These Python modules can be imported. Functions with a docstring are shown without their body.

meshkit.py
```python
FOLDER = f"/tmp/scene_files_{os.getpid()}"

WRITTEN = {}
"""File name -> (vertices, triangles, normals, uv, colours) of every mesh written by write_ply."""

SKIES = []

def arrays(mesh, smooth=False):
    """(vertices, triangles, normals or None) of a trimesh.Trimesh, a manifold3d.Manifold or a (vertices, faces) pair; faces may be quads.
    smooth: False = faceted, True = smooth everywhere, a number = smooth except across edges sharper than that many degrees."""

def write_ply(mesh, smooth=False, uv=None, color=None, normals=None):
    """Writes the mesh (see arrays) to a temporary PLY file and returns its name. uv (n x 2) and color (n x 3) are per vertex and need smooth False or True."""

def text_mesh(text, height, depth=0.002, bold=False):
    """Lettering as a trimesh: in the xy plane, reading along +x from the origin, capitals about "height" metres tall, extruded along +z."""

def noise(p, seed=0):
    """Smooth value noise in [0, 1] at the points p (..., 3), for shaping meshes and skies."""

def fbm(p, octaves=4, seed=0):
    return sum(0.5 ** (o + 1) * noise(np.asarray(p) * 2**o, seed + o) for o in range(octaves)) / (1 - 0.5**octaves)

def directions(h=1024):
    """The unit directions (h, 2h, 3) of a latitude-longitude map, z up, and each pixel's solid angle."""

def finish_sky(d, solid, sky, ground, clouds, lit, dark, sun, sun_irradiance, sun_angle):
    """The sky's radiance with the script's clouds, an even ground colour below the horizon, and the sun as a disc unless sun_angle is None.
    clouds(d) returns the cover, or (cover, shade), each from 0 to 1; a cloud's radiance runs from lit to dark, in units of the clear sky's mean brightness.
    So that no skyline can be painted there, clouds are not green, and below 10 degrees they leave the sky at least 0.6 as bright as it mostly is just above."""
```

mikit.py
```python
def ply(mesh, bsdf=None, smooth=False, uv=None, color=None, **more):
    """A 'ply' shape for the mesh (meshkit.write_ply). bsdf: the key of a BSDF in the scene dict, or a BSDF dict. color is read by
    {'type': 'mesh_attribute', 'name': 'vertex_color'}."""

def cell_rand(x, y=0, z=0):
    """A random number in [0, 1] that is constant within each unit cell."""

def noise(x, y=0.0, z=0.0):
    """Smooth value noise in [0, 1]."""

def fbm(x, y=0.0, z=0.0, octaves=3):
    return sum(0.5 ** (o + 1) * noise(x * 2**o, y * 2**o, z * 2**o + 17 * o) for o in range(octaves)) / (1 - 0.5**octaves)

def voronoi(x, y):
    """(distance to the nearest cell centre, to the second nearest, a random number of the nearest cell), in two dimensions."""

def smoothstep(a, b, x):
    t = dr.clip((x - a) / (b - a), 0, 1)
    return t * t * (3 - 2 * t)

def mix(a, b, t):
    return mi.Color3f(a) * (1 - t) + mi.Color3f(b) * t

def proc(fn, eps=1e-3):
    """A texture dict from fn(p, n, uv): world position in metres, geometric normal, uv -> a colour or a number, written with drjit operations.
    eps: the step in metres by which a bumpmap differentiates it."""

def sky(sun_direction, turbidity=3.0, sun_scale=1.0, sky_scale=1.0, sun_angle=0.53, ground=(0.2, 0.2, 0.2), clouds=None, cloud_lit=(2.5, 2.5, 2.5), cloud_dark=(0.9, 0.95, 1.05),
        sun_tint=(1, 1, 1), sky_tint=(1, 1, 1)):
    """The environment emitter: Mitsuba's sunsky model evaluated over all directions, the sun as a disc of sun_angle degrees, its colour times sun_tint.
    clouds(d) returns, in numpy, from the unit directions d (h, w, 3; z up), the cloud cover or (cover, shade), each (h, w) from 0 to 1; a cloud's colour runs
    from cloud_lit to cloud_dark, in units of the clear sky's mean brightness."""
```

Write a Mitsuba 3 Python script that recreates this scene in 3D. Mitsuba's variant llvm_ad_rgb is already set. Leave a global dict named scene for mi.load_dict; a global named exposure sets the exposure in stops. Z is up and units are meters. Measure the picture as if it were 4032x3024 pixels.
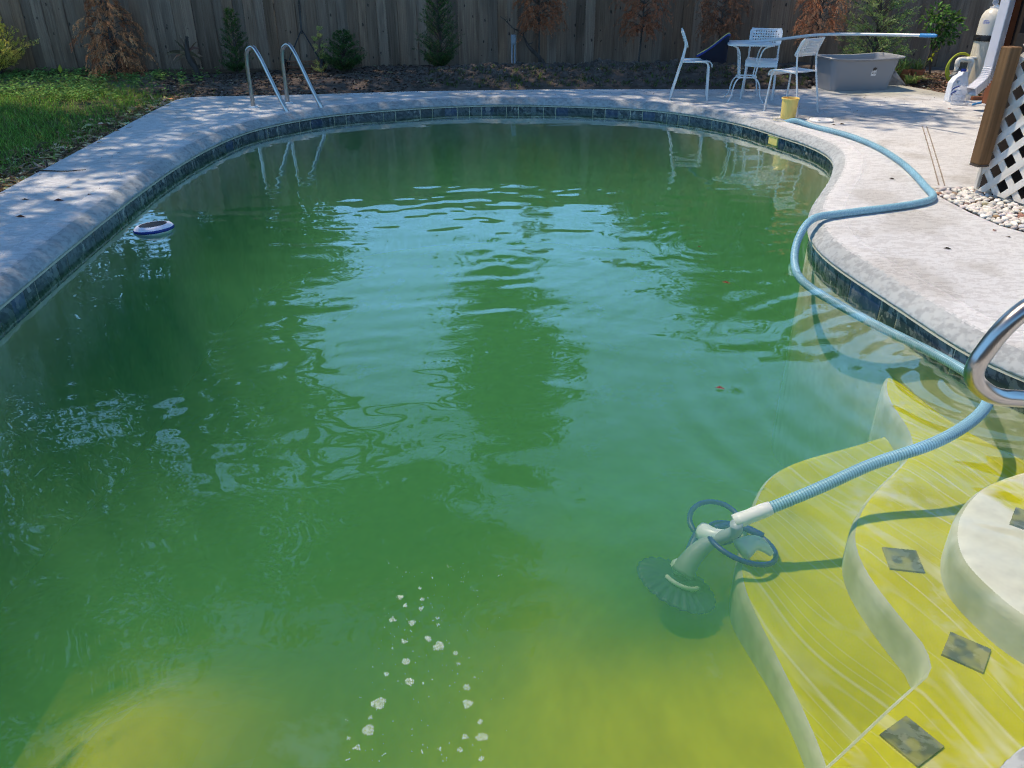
import math, random
import numpy as np, trimesh, drjit as dr, mitsuba as mi
import mikit, meshkit
from mikit import ply, proc, noise, fbm, voronoi, cell_rand, smoothstep, mix
from scipy.interpolate import CubicSpline
from scipy.spatial import cKDTree
from shapely.geometry import Polygon, Point, box as sbox
import shapely

random.seed(7); rng = np.random.default_rng(7)
T = mi.ScalarTransform4f
scene, labels = {}, {}

# ------------------------------------------------------------------ camera, sky, exposure
TILT, CAM_H = math.radians(28.4), 1.5
scene['camera'] = {'type': 'perspective', 'fov': 2 * math.degrees(math.atan(2016 / 3100.)), 'fov_axis': 'x', 'near_clip': 0.05, 'far_clip': 2000.,
    'to_world': T().look_at(origin=[0, 0, CAM_H], target=[0, math.cos(TILT), CAM_H - math.sin(TILT)], up=[0, 0, 1])}
SUN = np.array([-0.43, 0.18, 0.88]); SUN /= np.linalg.norm(SUN)
def added_sky_glow(d):  # added bright blue band low in the sky, strengthens the water reflection
    e = np.degrees(np.arcsin(np.clip(d[..., 2], -1, 1))); w = np.clip((52 - e) / 35., 0, 1) * np.clip(e / 6., 0, 1)
    return .75 * w * w * (3 - 2 * w) * (.8 + .4 * meshkit.fbm(d * 3.1, 3, 5))
scene['sky'] = mikit.sky(SUN.tolist(), turbidity=3, sky_scale=.86, sky_tint=(.90, .96, 1.14), clouds=added_sky_glow, cloud_lit=(1.8, 4.3, 7.8))
exposure = 1.46

# ------------------------------------------------------------------ mesh helpers: a mesh is (vertices, triangles)
def cat(ms):
    vs, fs, n = [], [], 0
    for v, f in ms:
        vs.append(v); fs.append(np.asarray(f) + n); n += len(v)
    return np.vstack(vs), np.vstack(fs)
def tri(f):
    f = np.asarray(f); return np.vstack([f[:, [0, 1, 2]], f[:, [0, 2, 3]]])
def grid_faces(n, m, close_n=False, close_m=False):
    a = np.arange(n if close_n else n - 1); b = np.arange(m if close_m else m - 1)
    i, j = np.meshgrid(a, b, indexing='ij'); i, j = i.ravel(), j.ravel(); i2, j2 = (i + 1) % n, (j + 1) % m
    return tri(np.stack([i * m + j, i2 * m + j, i2 * m + j2, i * m + j2], 1))
def unit(a): return a / np.maximum(np.linalg.norm(a, axis=-1, keepdims=True), 1e-12)
def spline(pts, n=None, step=None, closed=False):
    p = np.asarray(pts, float)
    if closed: p = np.vstack([p, p[:1]])
    s = np.concatenate([[0], np.cumsum(np.linalg.norm(np.diff(p, axis=0), axis=1) ** .75)])
    cs = CubicSpline(s, p, bc_type='periodic' if closed else 'natural')
    d = cs(np.linspace(0, s[-1], 4000)); L = np.concatenate([[0], np.cumsum(np.linalg.norm(np.diff(d, axis=0), axis=1))])
    n = n or max(4, int(L[-1] / step) + 1)
    t = np.linspace(0, L[-1], n + 1)[:-1] if closed else np.linspace(0, L[-1], n)
    return np.stack([np.interp(t, L, d[:, k]) for k in range(d.shape[1])], 1)
def tube(path, r, n=10, closed=False, caps=True):
    p = np.asarray(path, float); N = len(p); r = np.broadcast_to(np.asarray(r, float), (N,))
    t = unit(np.roll(p, -1, 0) - np.roll(p, 1, 0)) if closed else unit(np.gradient(p, axis=0))
    a = np.zeros_like(p); ref = np.array([0, 0, 1.]) if abs(t[0, 2]) < .9 else np.array([1., 0, 0])
    a[0] = unit(ref - t[0] * (ref @ t[0]))
    for i in range(1, N): a[i] = unit(a[i - 1] - t[i] * (a[i - 1] @ t[i]))
    b = np.cross(t, a); th = np.arange(n) * 2 * np.pi / n
    v = p[:, None] + r[:, None, None] * (np.cos(th)[None, :, None] * a[:, None] + np.sin(th)[None, :, None] * b[:, None])
    v = v.reshape(-1, 3); f = grid_faces(N, n, closed, True)[:, ::-1]
    if caps and not closed:
        v = np.vstack([v, p[:1], p[-1:]]); k = np.arange(n); k2 = (k + 1) % n
        f = np.vstack([f, np.stack([k * 0 + len(v) - 2, k, k2], 1)[:, ::-1], np.stack([k * 0 + len(v) - 1, (N - 1) * n + k2, (N - 1) * n + k], 1)[:, ::-1]])
    return v, f
def bend(pts, rad=.05, n=6):
    """A polyline with its corners rounded to arcs of about this radius."""
    p = [np.asarray(q, float) for q in pts]; out = [p[0]]
    for i in range(1, len(p) - 1):
        a, b = p[i - 1] - p[i], p[i + 1] - p[i]; d = min(rad, .45 * np.linalg.norm(a), .45 * np.linalg.norm(b))
        q0, q1 = p[i] + unit(a) * d, p[i] + unit(b) * d
        for t in np.linspace(0, 1, n): out.append((1 - t) ** 2 * q0 + 2 * t * (1 - t) * p[i] + t * t * q1)
    return np.array(out + [p[-1]])
def lathe(prof, n=24, center=(0, 0, 0)):
    p = np.asarray(prof, float); th = np.arange(n) * 2 * np.pi / n
    v = np.stack([p[:, :1] * np.cos(th), p[:, :1] * np.sin(th), np.repeat(p[:, 1:], n, 1)], -1).reshape(-1, 3) + np.asarray(center, float)
    return v, grid_faces(len(p), n, False, True)
def bx(c, s, rot=None, ch=0.0):
    """A box with chamfered edges."""
    c, h = np.asarray(c, float), np.asarray(s, float) / 2
    if ch > 0:
        pts = []
        for sx in (-1, 1):
            for sy in (-1, 1):
                for sz in (-1, 1):
                    k = np.array([sx, sy, sz])
                    for ax in range(3):
                        q = h - ch; q[ax] = h[ax]; pts.append(k * q)
        hull = trimesh.convex.convex_hull(np.array(pts)); v, f = np.array(hull.vertices), np.array(hull.faces)
    else:
        v = np.array([[x, y, z] for x in (-1, 1) for y in (-1, 1) for z in (-1, 1)]) * h
        f = np.array([[0, 1, 3], [0, 3, 2], [4, 6, 7], [4, 7, 5], [0, 4, 5], [0, 5, 1], [2, 3, 7], [2, 7, 6], [0, 2, 6], [0, 6, 4], [1, 5, 7], [1, 7, 3]])
    if rot is not None: v = v @ np.asarray(rot).T
    return v + c, f
def rz(a):
    c, s = math.cos(a), math.sin(a); return np.array([[c, -s, 0], [s, c, 0], [0, 0, 1.]])
def ry(a):
    c, s = math.cos(a), math.sin(a); return np.array([[c, 0, s], [0, 1, 0], [-s, 0, c]])
def rx(a):
    c, s = math.cos(a), math.sin(a); return np.array([[1, 0, 0], [0, c, -s], [0, s, c]])
def move(m, R=None, t=(0, 0, 0)):
    v, f = m; v = np.asarray(v, float)
    if R is not None: v = v @ np.asarray(R).T
    return v + np.asarray(t, float), f
def extrude(poly, h):
    m = trimesh.creation.extrude_polygon(poly, h, engine='earcut'); return np.array(m.vertices), np.array(m.faces)
def tri_poly(poly):
    v, f = trimesh.creation.triangulate_polygon(poly, engine='earcut'); return np.asarray(v, float), np.asarray(f)
def scatter(base, pos, R, s):
    """Copies of one small mesh under rotations R (n,3,3) and scales s (n,) or (n,3), as one mesh."""
    v, f = base; s = np.asarray(s, float); s = s[:, None] * np.ones(3) if s.ndim == 1 else s
    vs = np.einsum('kij,knj->kni', R, v[None] * s[:, None, :]) + pos[:, None]
    return vs.reshape(-1, 3), (f[None] + (np.arange(len(pos)) * len(v))[:, None, None]).reshape(-1, 3)
def rand_rot(n, tilt=1.0):
    a, b, c = rng.uniform(0, 2 * np.pi, n), rng.normal(0, tilt, n), rng.normal(0, tilt, n)
    return np.array([rz(x) @ rx(y) @ ry(z) for x, y, z in zip(a, b, c)])
def leaves(pos, d, nrm, L, W, fold=.15, curl=0.):
    """Folded diamond leaves: base, two sides, tip."""
    n = len(pos); d = unit(d); s = unit(np.cross(d, nrm)); u = np.cross(s, d); L = np.broadcast_to(L, (n,))[:, None]; W = np.broadcast_to(W, (n,))[:, None]
    v = np.stack([pos, pos + d * L * .45 + s * W / 2 + u * W * fold, pos + d * L - u * L * curl, pos + d * L * .45 - s * W / 2 + u * W * fold], 1).reshape(-1, 3)
    i = np.arange(n)[:, None] * 4
    return v, np.vstack([i + [0, 1, 2], i + [0, 2, 3]])
def blades(pos, d, side, L, W, droop):
    """Narrow grass-like strips of two segments."""
    n = len(pos); d = unit(d); L = np.broadcast_to(L, (n,))[:, None]; W = np.broadcast_to(W, (n,))[:, None]; s = unit(side) * W / 2
    mid = pos + d * L * .55; tip = pos + d * L * .9; tip[:, 2] -= np.broadcast_to(droop, (n,)) * L[:, 0]; tip += (d * [1, 1, 0]) * L * .25
    v = np.stack([pos - s, pos + s, mid - s * .8, mid + s * .8, tip], 1).reshape(-1, 3); i = np.arange(n)[:, None] * 5
    return v, np.vstack([i + [0, 1, 3], i + [0, 3, 2], i + [2, 3, 4]])
def vcol(cols, k): return np.repeat(np.asarray(cols, float), k, 0)
def tones(n, base, var=.25, hue=.1):
    c = np.asarray(base, float)[None] * np.exp(rng.normal(0, var, (n, 1))) * np.exp(rng.normal(0, hue, (n, 3))); return np.clip(c, .003, .9)

# ------------------------------------------------------------------ names, labels, parts
def numbered(k):
    if k not in scene and k not in labels: return k
    i = 1
    while f'{k}_{i:03d}' in scene or f'{k}_{i:03d}' in labels: i += 1
    return f'{k}_{i:03d}'
def tag(k, label=None, cat=None, group=None, kind=None):
    d = {}
    if label: d['label'] = label
    if cat: d['category'] = cat
    if group: d['group'] = group
    if kind: d['kind'] = kind
    labels[k] = d; return k
def thing(name, label, cat, group=None, kind=None): return tag(numbered(name), label, cat, group, kind)
def put(parent, name, mesh, bsdf, smooth=False, label=None, kind=None, **kw):
    k = numbered(f'{parent}__{name}' if parent else name)
    scene[k] = ply(mesh, bsdf, smooth=smooth, **kw)
    if label or kind: tag(k, label, None, None, kind)
    return k
def single(name, mesh, bsdf, label, cat, group=None, kind=None, smooth=False, **kw):
    k = numbered(name); scene[k] = ply(mesh, bsdf, smooth=smooth, **kw); return tag(k, label, cat, group, kind)

# ------------------------------------------------------------------ materials
def rgb(*c): return {'type': 'rgb', 'value': [float(x) for x in c]}
def plain(name, c, rough=.5, spec=.5, **kw):
    scene[name] = {'type': 'twosided', 'b': {'type': 'principled', 'base_color': rgb(*c), 'roughness': rough, 'specular': spec, **kw}}
def textured(name, fn, rough=.7, spec=.4, bump=None, bscale=.002, eps=1e-3, **kw):
    b = {'type': 'principled', 'base_color': proc(fn), 'roughness': rough, 'specular': spec, **kw}
    if bump is not None: b = {'type': 'bumpmap', 'arbitrary': proc(bump, eps), 'scale': bscale, 'bsdf': b}
    scene[name] = {'type': 'twosided', 'b': b}
VC = {'type': 'mesh_attribute', 'name': 'vertex_color'}
scene['leaf'] = {'type': 'principledthin', 'base_color': VC, 'roughness': .7, 'diff_trans': .8, 'spec_trans': 0., 'eta': 1.4}
scene['dry'] = {'type': 'twosided', 'b': {'type': 'principled', 'base_color': VC, 'roughness': .75, 'specular': .25}}
scene['painted'] = {'type': 'twosided', 'b': {'type': 'principled', 'base_color': VC, 'roughness': .38, 'specular': .5}}
plain('white_metal', (.78, .78, .76), .35)
plain('white_plastic', (.8, .8, .79), .35)
plain('cream_plastic', (.72, .66, .53), .3)
plain('cream_pale', (.76, .72, .62), .35)
plain('pvc', (.78, .75, .66), .35)
plain('valve_grey', (.2, .21, .2), .5)
plain('black_plastic', (.02, .02, .022), .45)
plain('grey_plastic', (.30, .31, .325), .4)
plain('cleaner_body', (.30, .36, .40), .4)
plain('navy', (.012, .03, .22), .35)
plain('skirt_blue', (.03, .08, .16), .5)
plain('hose_blue', (.25, .47, .57), .35)
plain('handle_blue', (.06, .28, .6), .4)
plain('yellow_plastic', (.86, .62, .17), .45)
plain('yellow_trim', (.75, .62, .2), .5)
plain('hose_green', (.4, .45, .03), .5)
plain('terracotta', (.35, .12, .06), .8)
plain('conduit_grey', (.3, .33, .36), .5)
plain('net_black', (.008, .012, .03), .9)
plain('rust', (.22, .1, .055), .7)
plain('tyre', (.03, .03, .03), .7)
plain('cell_dark', (.025, .02, .025), .25)
plain('float_white', (.72, .74, .85), .35)
plain('clear_plastic_white', (.75, .79, .85), .3)
scene['bottle_clear'] = {'type': 'blendbsdf', 'weight': .62, 'a': {'type': 'twosided', 'b': {'type': 'principled', 'base_color': rgb(.72, .76, .84), 'roughness': .25}}, 'c': {'type': 'thindielectric', 'int_ior': 1.5}}
scene['steel'] = {'type': 'twosided', 'b': {'type': 'principled', 'base_color': rgb(.50, .475, .44), 'metallic': 1., 'roughness': .24}}
scene['alu'] = {'type': 'twosided', 'b': {'type': 'principled', 'base_color': rgb(.75, .76, .77), 'metallic': .6, 'roughness': .35}}
plain('downspout_white', (.68, .68, .72), .4)
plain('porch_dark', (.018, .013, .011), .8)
plain('cedar', (.2, .07, .03), .7)
plain('mortar', (.52, .49, .38), .8)
plain('foam', (.66, .72, .58), .3)

def board_col(p, n, uv):
    i = dr.floor(uv.x / 10.); u = uv.x - i * 10.; v = uv.y; r = cell_rand(i, 3); q = cell_rand(i, 11)
    g = fbm(u * 90. + q * 50 + 3 * noise(v * 2.2, i * 3.1), v * 2.6, i * 7.3, 3)
    g2 = noise(u * 300. + 2 * noise(v * 3., i), v * 5., i * 2.1)
    kd = mi.Float(9.)
    for k in range(3):
        ku, kv = .02 + .11 * cell_rand(i, 20 + k), 2.0 * cell_rand(i, 30 + k)
        kd = dr.minimum(kd, dr.sqrt(dr.square((u - ku) * 1.5) + dr.square((v - kv) * .8)) / (.008 + .012 * cell_rand(i, 40 + k)))
    knot = 1 - smoothstep(.6, 1.4, kd)
    c = mix(mi.Color3f(.175, .115, .08), mi.Color3f(.385, .275, .195), g)
    c = c * (.72 + .46 * r) * (.85 + .3 * g2)
    c = mix(c, c * mi.Color3f(1.1, .93, .8), q)
    weather = smoothstep(.5, .75, fbm(u * 8 + i * 5.7, v * 1.3, 2., 3))
    c = mix(c, c * .62, weather * .8)
    c = mix(c, mi.Color3f(.035, .028, .022), knot * .85)
    foot_dark = smoothstep(.35, .0, v + .25 * noise(u * 9., i))  # boards get darker towards the foot
    return mix(c, c * .5, foot_dark)
textured('fence_wood', board_col, .85, .2)
def post_col(p, n, uv):
    g = fbm(p.x * 60 + p.y * 35, p.y * 60 - p.x * 20, p.z * 2.2, 3)
    return mix(mi.Color3f(.10, .052, .022), mi.Color3f(.26, .15, .07), g) * (.8 + .35 * noise(p.z * 1.5, 3.))
textured('post_wood', post_col, .7, .3)
def lattice_col(p, n, uv):
    g = fbm(uv.x * 40, uv.y * 4, 1., 3); dirt = smoothstep(.45, .8, fbm(p.x * 7, p.y * 7, p.z * 5, 3))
    c = mix(mi.Color3f(.62, .59, .53), mi.Color3f(.78, .76, .71), g); return mix(c, mi.Color3f(.33, .29, .22), dirt * .55)
textured('lattice_wood', lattice_col, .75, .3)

def deck_h(p, n, uv):
    a = fbm(p.x * 27 + 2.5 * noise(p.x * 9, p.y * 9), p.y * 58 + 2.5 * noise(p.x * 8, p.y * 12, 7.), 4., 3); return smoothstep(.40, .52, a)
def deck_col(p, n, uv):
    d = deck_h(p, n, uv); big = fbm(p.x * .9, p.y * .9, 2., 3); f = noise(p.x * 170, p.y * 170)
    c = mix(mi.Color3f(.465, .46, .455), mi.Color3f(.54, .54, .537), d)
    c = c * (.86 + .26 * big) * (.94 + .12 * f)
    st = smoothstep(.60, .78, fbm(p.x * 2.3, p.y * 2.3, 9., 4)); c = mix(c, c * mi.Color3f(.72, .69, .64), st * .6)
    moss = smoothstep(10.1, 10.9, p.y + .5 * noise(p.x * 3, p.y * 3)) * smoothstep(3.6, 4.4, p.x)
    return mix(c, mi.Color3f(.23, .21, .12), moss * .55)
textured('deck', deck_col, .85, .3, deck_h, .0014, .004)
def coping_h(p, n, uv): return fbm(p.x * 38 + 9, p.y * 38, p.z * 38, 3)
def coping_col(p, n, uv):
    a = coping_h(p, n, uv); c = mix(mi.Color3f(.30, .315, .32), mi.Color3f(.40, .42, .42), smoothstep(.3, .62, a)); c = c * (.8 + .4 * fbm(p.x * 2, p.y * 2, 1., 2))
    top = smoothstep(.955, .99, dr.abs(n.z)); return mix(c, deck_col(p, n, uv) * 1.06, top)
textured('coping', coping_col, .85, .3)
def tile_col(p, n, uv):
    i = dr.floor(uv.x / 10.); u = uv.x - i * 10.; r = cell_rand(i, 5); q = cell_rand(i, 9)
    s = fbm(u * 32 + i * 3.7, uv.y * 32 + u * 18, i * 1.3, 4); cr = smoothstep(.46, .56, s)
    c = mix(mi.Color3f(.028, .042, .058), mi.Color3f(.16, .185, .2), cr * (.35 + .6 * r))
    c = mix(c, mi.Color3f(.36, .36, .34), smoothstep(.62, .72, fbm(u * 24 + i * 9.1, uv.y * 24, 5. + i, 4)) * smoothstep(.35, .8, q) * .8)
    c = mix(c, mi.Color3f(.03, .06, .16), smoothstep(.86, .95, q) * .6)
    film = dr.select(uv.x > 8500., mi.Float(.5), mi.Float(0.)); c = mix(c, mi.Color3f(.33, .31, .08), film * (.5 + 1.0 * smoothstep(.3, .7, noise(u * 30, uv.y * 30, i))))
    scum = smoothstep(-.155, -.135, p.z) * smoothstep(-.11, -.13, p.z); return mix(c, mi.Color3f(.25, .25, .2), scum * .25 * noise(u * 60 + i, 2.))
textured('tile', tile_col, .3, .5)
def plaster_col(p, n, uv):
    w = fbm(p.x * 1.5, p.y * 1.5, p.z, 3); fine = fbm(p.x * 26, p.y * 26, p.z * 26, 3)
    base = mix(mi.Color3f(.54, .54, .44), mi.Color3f(.72, .71, .63), w) * (.86 + .28 * fine)
    flat = smoothstep(.6, .9, dr.abs(n.z)); deep = smoothstep(-.25, -.5, p.z)
    # the yellow deposit lies in patches; caustic light lines are painted into its colour
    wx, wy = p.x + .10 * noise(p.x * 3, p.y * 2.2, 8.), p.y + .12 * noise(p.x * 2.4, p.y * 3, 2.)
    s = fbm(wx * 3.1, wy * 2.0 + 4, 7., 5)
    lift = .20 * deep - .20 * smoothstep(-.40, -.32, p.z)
    a = wx * .93 + wy * .36; caustic_line = dr.abs(noise(a * 12., wy * 1.3, 3.) - .5) * 2; caustic_line2 = dr.abs(noise(a * 27., wy * 3., 9.) - .5) * 2
    thin = (1 - smoothstep(.0, .13, caustic_line)) * .34 + (1 - smoothstep(.0, .2, caustic_line2)) * .16
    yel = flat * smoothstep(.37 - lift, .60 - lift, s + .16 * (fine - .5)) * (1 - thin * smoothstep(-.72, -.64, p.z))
    yc = mix(mi.Color3f(.37, .345, .004), mi.Color3f(.60, .575, .01), fbm(wx * 7, wy * 4, 3., 4))
    c = mix(base, yc, yel)
    film = (1 - flat) * (.45 + .35 * smoothstep(.35, .7, fbm(p.x * 7, p.y * 7, p.z * 3, 3)))
    return mix(c, mi.Color3f(.29, .31, .15), film + .15 * smoothstep(-.9, -1.5, p.z))
def plaster_h(p, n, uv): return fbm(p.x * 30, p.y * 30, p.z * 30, 3)
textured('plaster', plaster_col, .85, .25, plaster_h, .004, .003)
def soil_col(p, n, uv):
    f = fbm(p.x * 14, p.y * 14, p.z * 14, 4); c = mix(mi.Color3f(.040, .032, .027), mi.Color3f(.19, .15, .125), f)
    lawn = smoothstep(-3.6, -4.1, p.x + .5 * noise(p.x * 2, p.y * 2)) * smoothstep(11.7, 10.6, p.y + .7 * noise(p.x * 1.7, p.y * 1.7, 4.))
    c = mix(c, mix(mi.Color3f(.05, .055, .025), mi.Color3f(.085, .085, .045), f), lawn)
    pale = smoothstep(-4.6, -5.2, p.x) * smoothstep(10.9, 11.3, p.y); return mix(c, mi.Color3f(.22, .19, .155) * (.5 + f), pale * .8)
textured('soil', soil_col, .95, .15)
plain('far_ground', (.09, .08, .05), .95, .1)
def bark_col(p, n, uv):
    g = fbm(p.x * 22, p.y * 22, p.z * 6, 3); return mix(mi.Color3f(.035, .026, .02), mi.Color3f(.15, .12, .1), g)
textured('bark', bark_col, .9, .2)

# ------------------------------------------------------------------ pool outline, water level
WZ = -0.16
OUT = spline([(2.89, 7.25), (2.74, 6.72), (2.44, 6.08), (2.17, 5.56), (1.99, 5.1), (1.92, 4.78), (1.91, 4.5), (1.95, 4.15), (2.03, 3.65), (2.12, 3.2), (2.26, 2.92),
    (2.42, 2.62), (2.48, 2.38), (2.42, 2.12), (2.22, 1.9), (1.92, 1.67), (1.5, 1.385), (1.06, 1.09), (.55, .83), (0, .62), (-.6, .54), (-1.3, .76), (-1.95, 1.3), (-2.38, 2.2), (-2.58, 3.1),
    (-2.74, 4.4), (-2.86, 5.7), (-2.92, 7.0), (-2.87, 7.9), (-2.7, 8.62), (-2.4, 9.12), (-2.06, 9.47), (-1.42, 9.83), (-.8, 10.06), (-.03, 10.17), (.82, 10.06), (1.63, 9.80), (2.11, 9.42), (2.5, 8.86), (2.72, 8.25), (2.86, 7.78)], n=2600, closed=True)
POOL = Polygon(OUT)
tn = unit(np.roll(OUT, -1, 0) - np.roll(OUT, 1, 0)); ON = np.stack([tn[:, 1], -tn[:, 0]], 1)
if POOL.contains(Point(*(OUT[0] + ON[0] * .05))): ON = -ON
ACC = np.concatenate([[0], np.cumsum(np.linalg.norm(np.diff(np.vstack([OUT, OUT[:1]]), axis=0), axis=1))])
def ring_loft(prof, idx=None, extra=None):
    o, nn = (OUT, ON) if idx is None else (OUT[idx], ON[idx])
    v = np.stack([np.concatenate([o + nn * d, np.full((len(o), 1), z)], 1) for d, z in prof], 1)
    return v.reshape(-1, 3), grid_faces(len(o), len(prof), True, False)

# ------------------------------------------------------------------ deck with rolled coping
deck_outer = Polygon([(-3.5, -4), (-3.62, 3), (-3.73, 5.72), (-3.80, 6.6), (-3.88, 7.6), (-4.0, 9.0), (-4.05, 9.95), (-4.02, 10.1), (-3.93, 10.19), (-3.75, 10.24), (-2.9, 10.33), (-1.22, 10.67), (.57, 10.84), (2.07, 10.85), (3.58, 10.86),
    (3.93, 10.9), (4.0, 11.2), (5.22, 11.26), (5.37, 10.88), (5.45, 10.55), (5.55, 10.42), (5.9, 10.2), (6.4, 9.9), (6.4, 6.1), (3.4, 5.86), (3.12, 5.83), (3.07, 5.72), (3.06, 5.55), (3.07, 5.2), (3.11, 4.9), (3.19, 4.75), (3.5, 4.45), (5, 4.2), (5, -4)])
hole = Polygon((OUT + ON * .2)[::4])
dv, df = tri_poly(deck_outer.difference(hole))
dv = np.column_stack([dv, np.zeros(len(dv))]); dfc = np.cross(dv[df[:, 1]] - dv[df[:, 0]], dv[df[:, 2]] - dv[df[:, 0]])[:, 2] < 0; df[dfc] = df[dfc][:, ::-1]
eo = np.array(deck_outer.exterior.segmentize(.15).coords)[:-1]
edge = np.vstack([np.column_stack([eo, np.zeros(len(eo))]), np.column_stack([eo, np.full(len(eo), -.16)])]); ne = len(eo)
ei = np.arange(ne); e2 = (ei + 1) % ne
k = single('pool_deck', cat([(dv, df), (edge, tri(np.stack([ei, ei + ne, e2 + ne, e2], 1)))]), 'deck', 'pale grey textured concrete deck running round the pool', 'pool deck', kind='structure')
prof = [(.2, 0.), (.16, 0), (.12, -.0005), (.09, -.002), (.075, -.004), (.06, -.007), (.046, -.012), (.034, -.018), (.022, -.026), (.010, -.036), (-.002, -.047), (-.012, -.058), (-.020, -.069), (-.025, -.079), (-.022, -.087), (-.012, -.0915), (.03, -.093)]
cv, cf = ring_loft(prof)
rough = (meshkit.fbm(cv * [55, 55, 55], 3, 3) - .5) * .017 * np.interp(cv[:, 2], [-.09, -.05, -.012, -.001], [.6, 1, .8, 0.])
cv += np.column_stack([np.repeat(-ON, len(prof), 0) * .75, np.full(len(cv), .6)]) * rough[:, None]
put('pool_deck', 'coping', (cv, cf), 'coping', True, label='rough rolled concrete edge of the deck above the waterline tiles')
def strip(pts, w, z0, z1):
    p = np.asarray(pts, float); t = unit(np.gradient(p, axis=0)); s = np.stack([-t[:, 1], t[:, 0]], 1) * w / 2
    return np.vstack([np.column_stack([p - s, np.full(len(p), z1)]), np.column_stack([p + s, np.full(len(p), z1)])]), grid_faces(2, len(p))
jp = spline([(4.172, 8.246), (3.804, 7.33), (3.221, 5.9)], n=20)
sd = unit(jp[-1] - jp[0])[[1, 0]] * [1, -1]
put('pool_deck', 'joint', cat([strip(jp + sd * .02, .009, 0, .005), strip(jp - sd * .02, .009, 0, .005)]), 'dry', True, color=np.tile([.24, .2, .16], (80, 1)), label='pair of thin brown joint lines across the deck')

# pool shell: floor, wall, mortar strip, waterline tiles, skimmer, steps
def floor_z(x, y):
    t = np.clip((y - 1.5) / 4.2, 0, 1); t = t * t * (3 - 2 * t); near = -1.16 + .43 / (1 + np.exp(-(x - .02) / .24)) + .33 * np.exp(-((x + 1.25) / .50) ** 2 - ((y - 1.7) / .6) ** 2) + .06 * (meshkit.fbm(np.stack([x * 2.2, y * 2.2, x * 0], -1), 3, 31) - .5); return near * (1 - t) + (-1.85) * t
gx, gy = np.meshgrid(np.arange(-3.3, 3.3, .08), np.arange(.2, 10.6, .08), indexing='ij')
fv = np.stack([gx, gy, floor_z(gx, gy) + .02 * meshkit.noise(np.stack([gx, gy, gx * 0], -1) * 1.5)], -1).reshape(-1, 3)
wv, wf = ring_loft([(.012, -.088), (.012, -.25), (.004, -.26), (.004, -.7), (.004, -1.2), (.004, -1.95)])
gf = grid_faces(*gx.shape)
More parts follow.
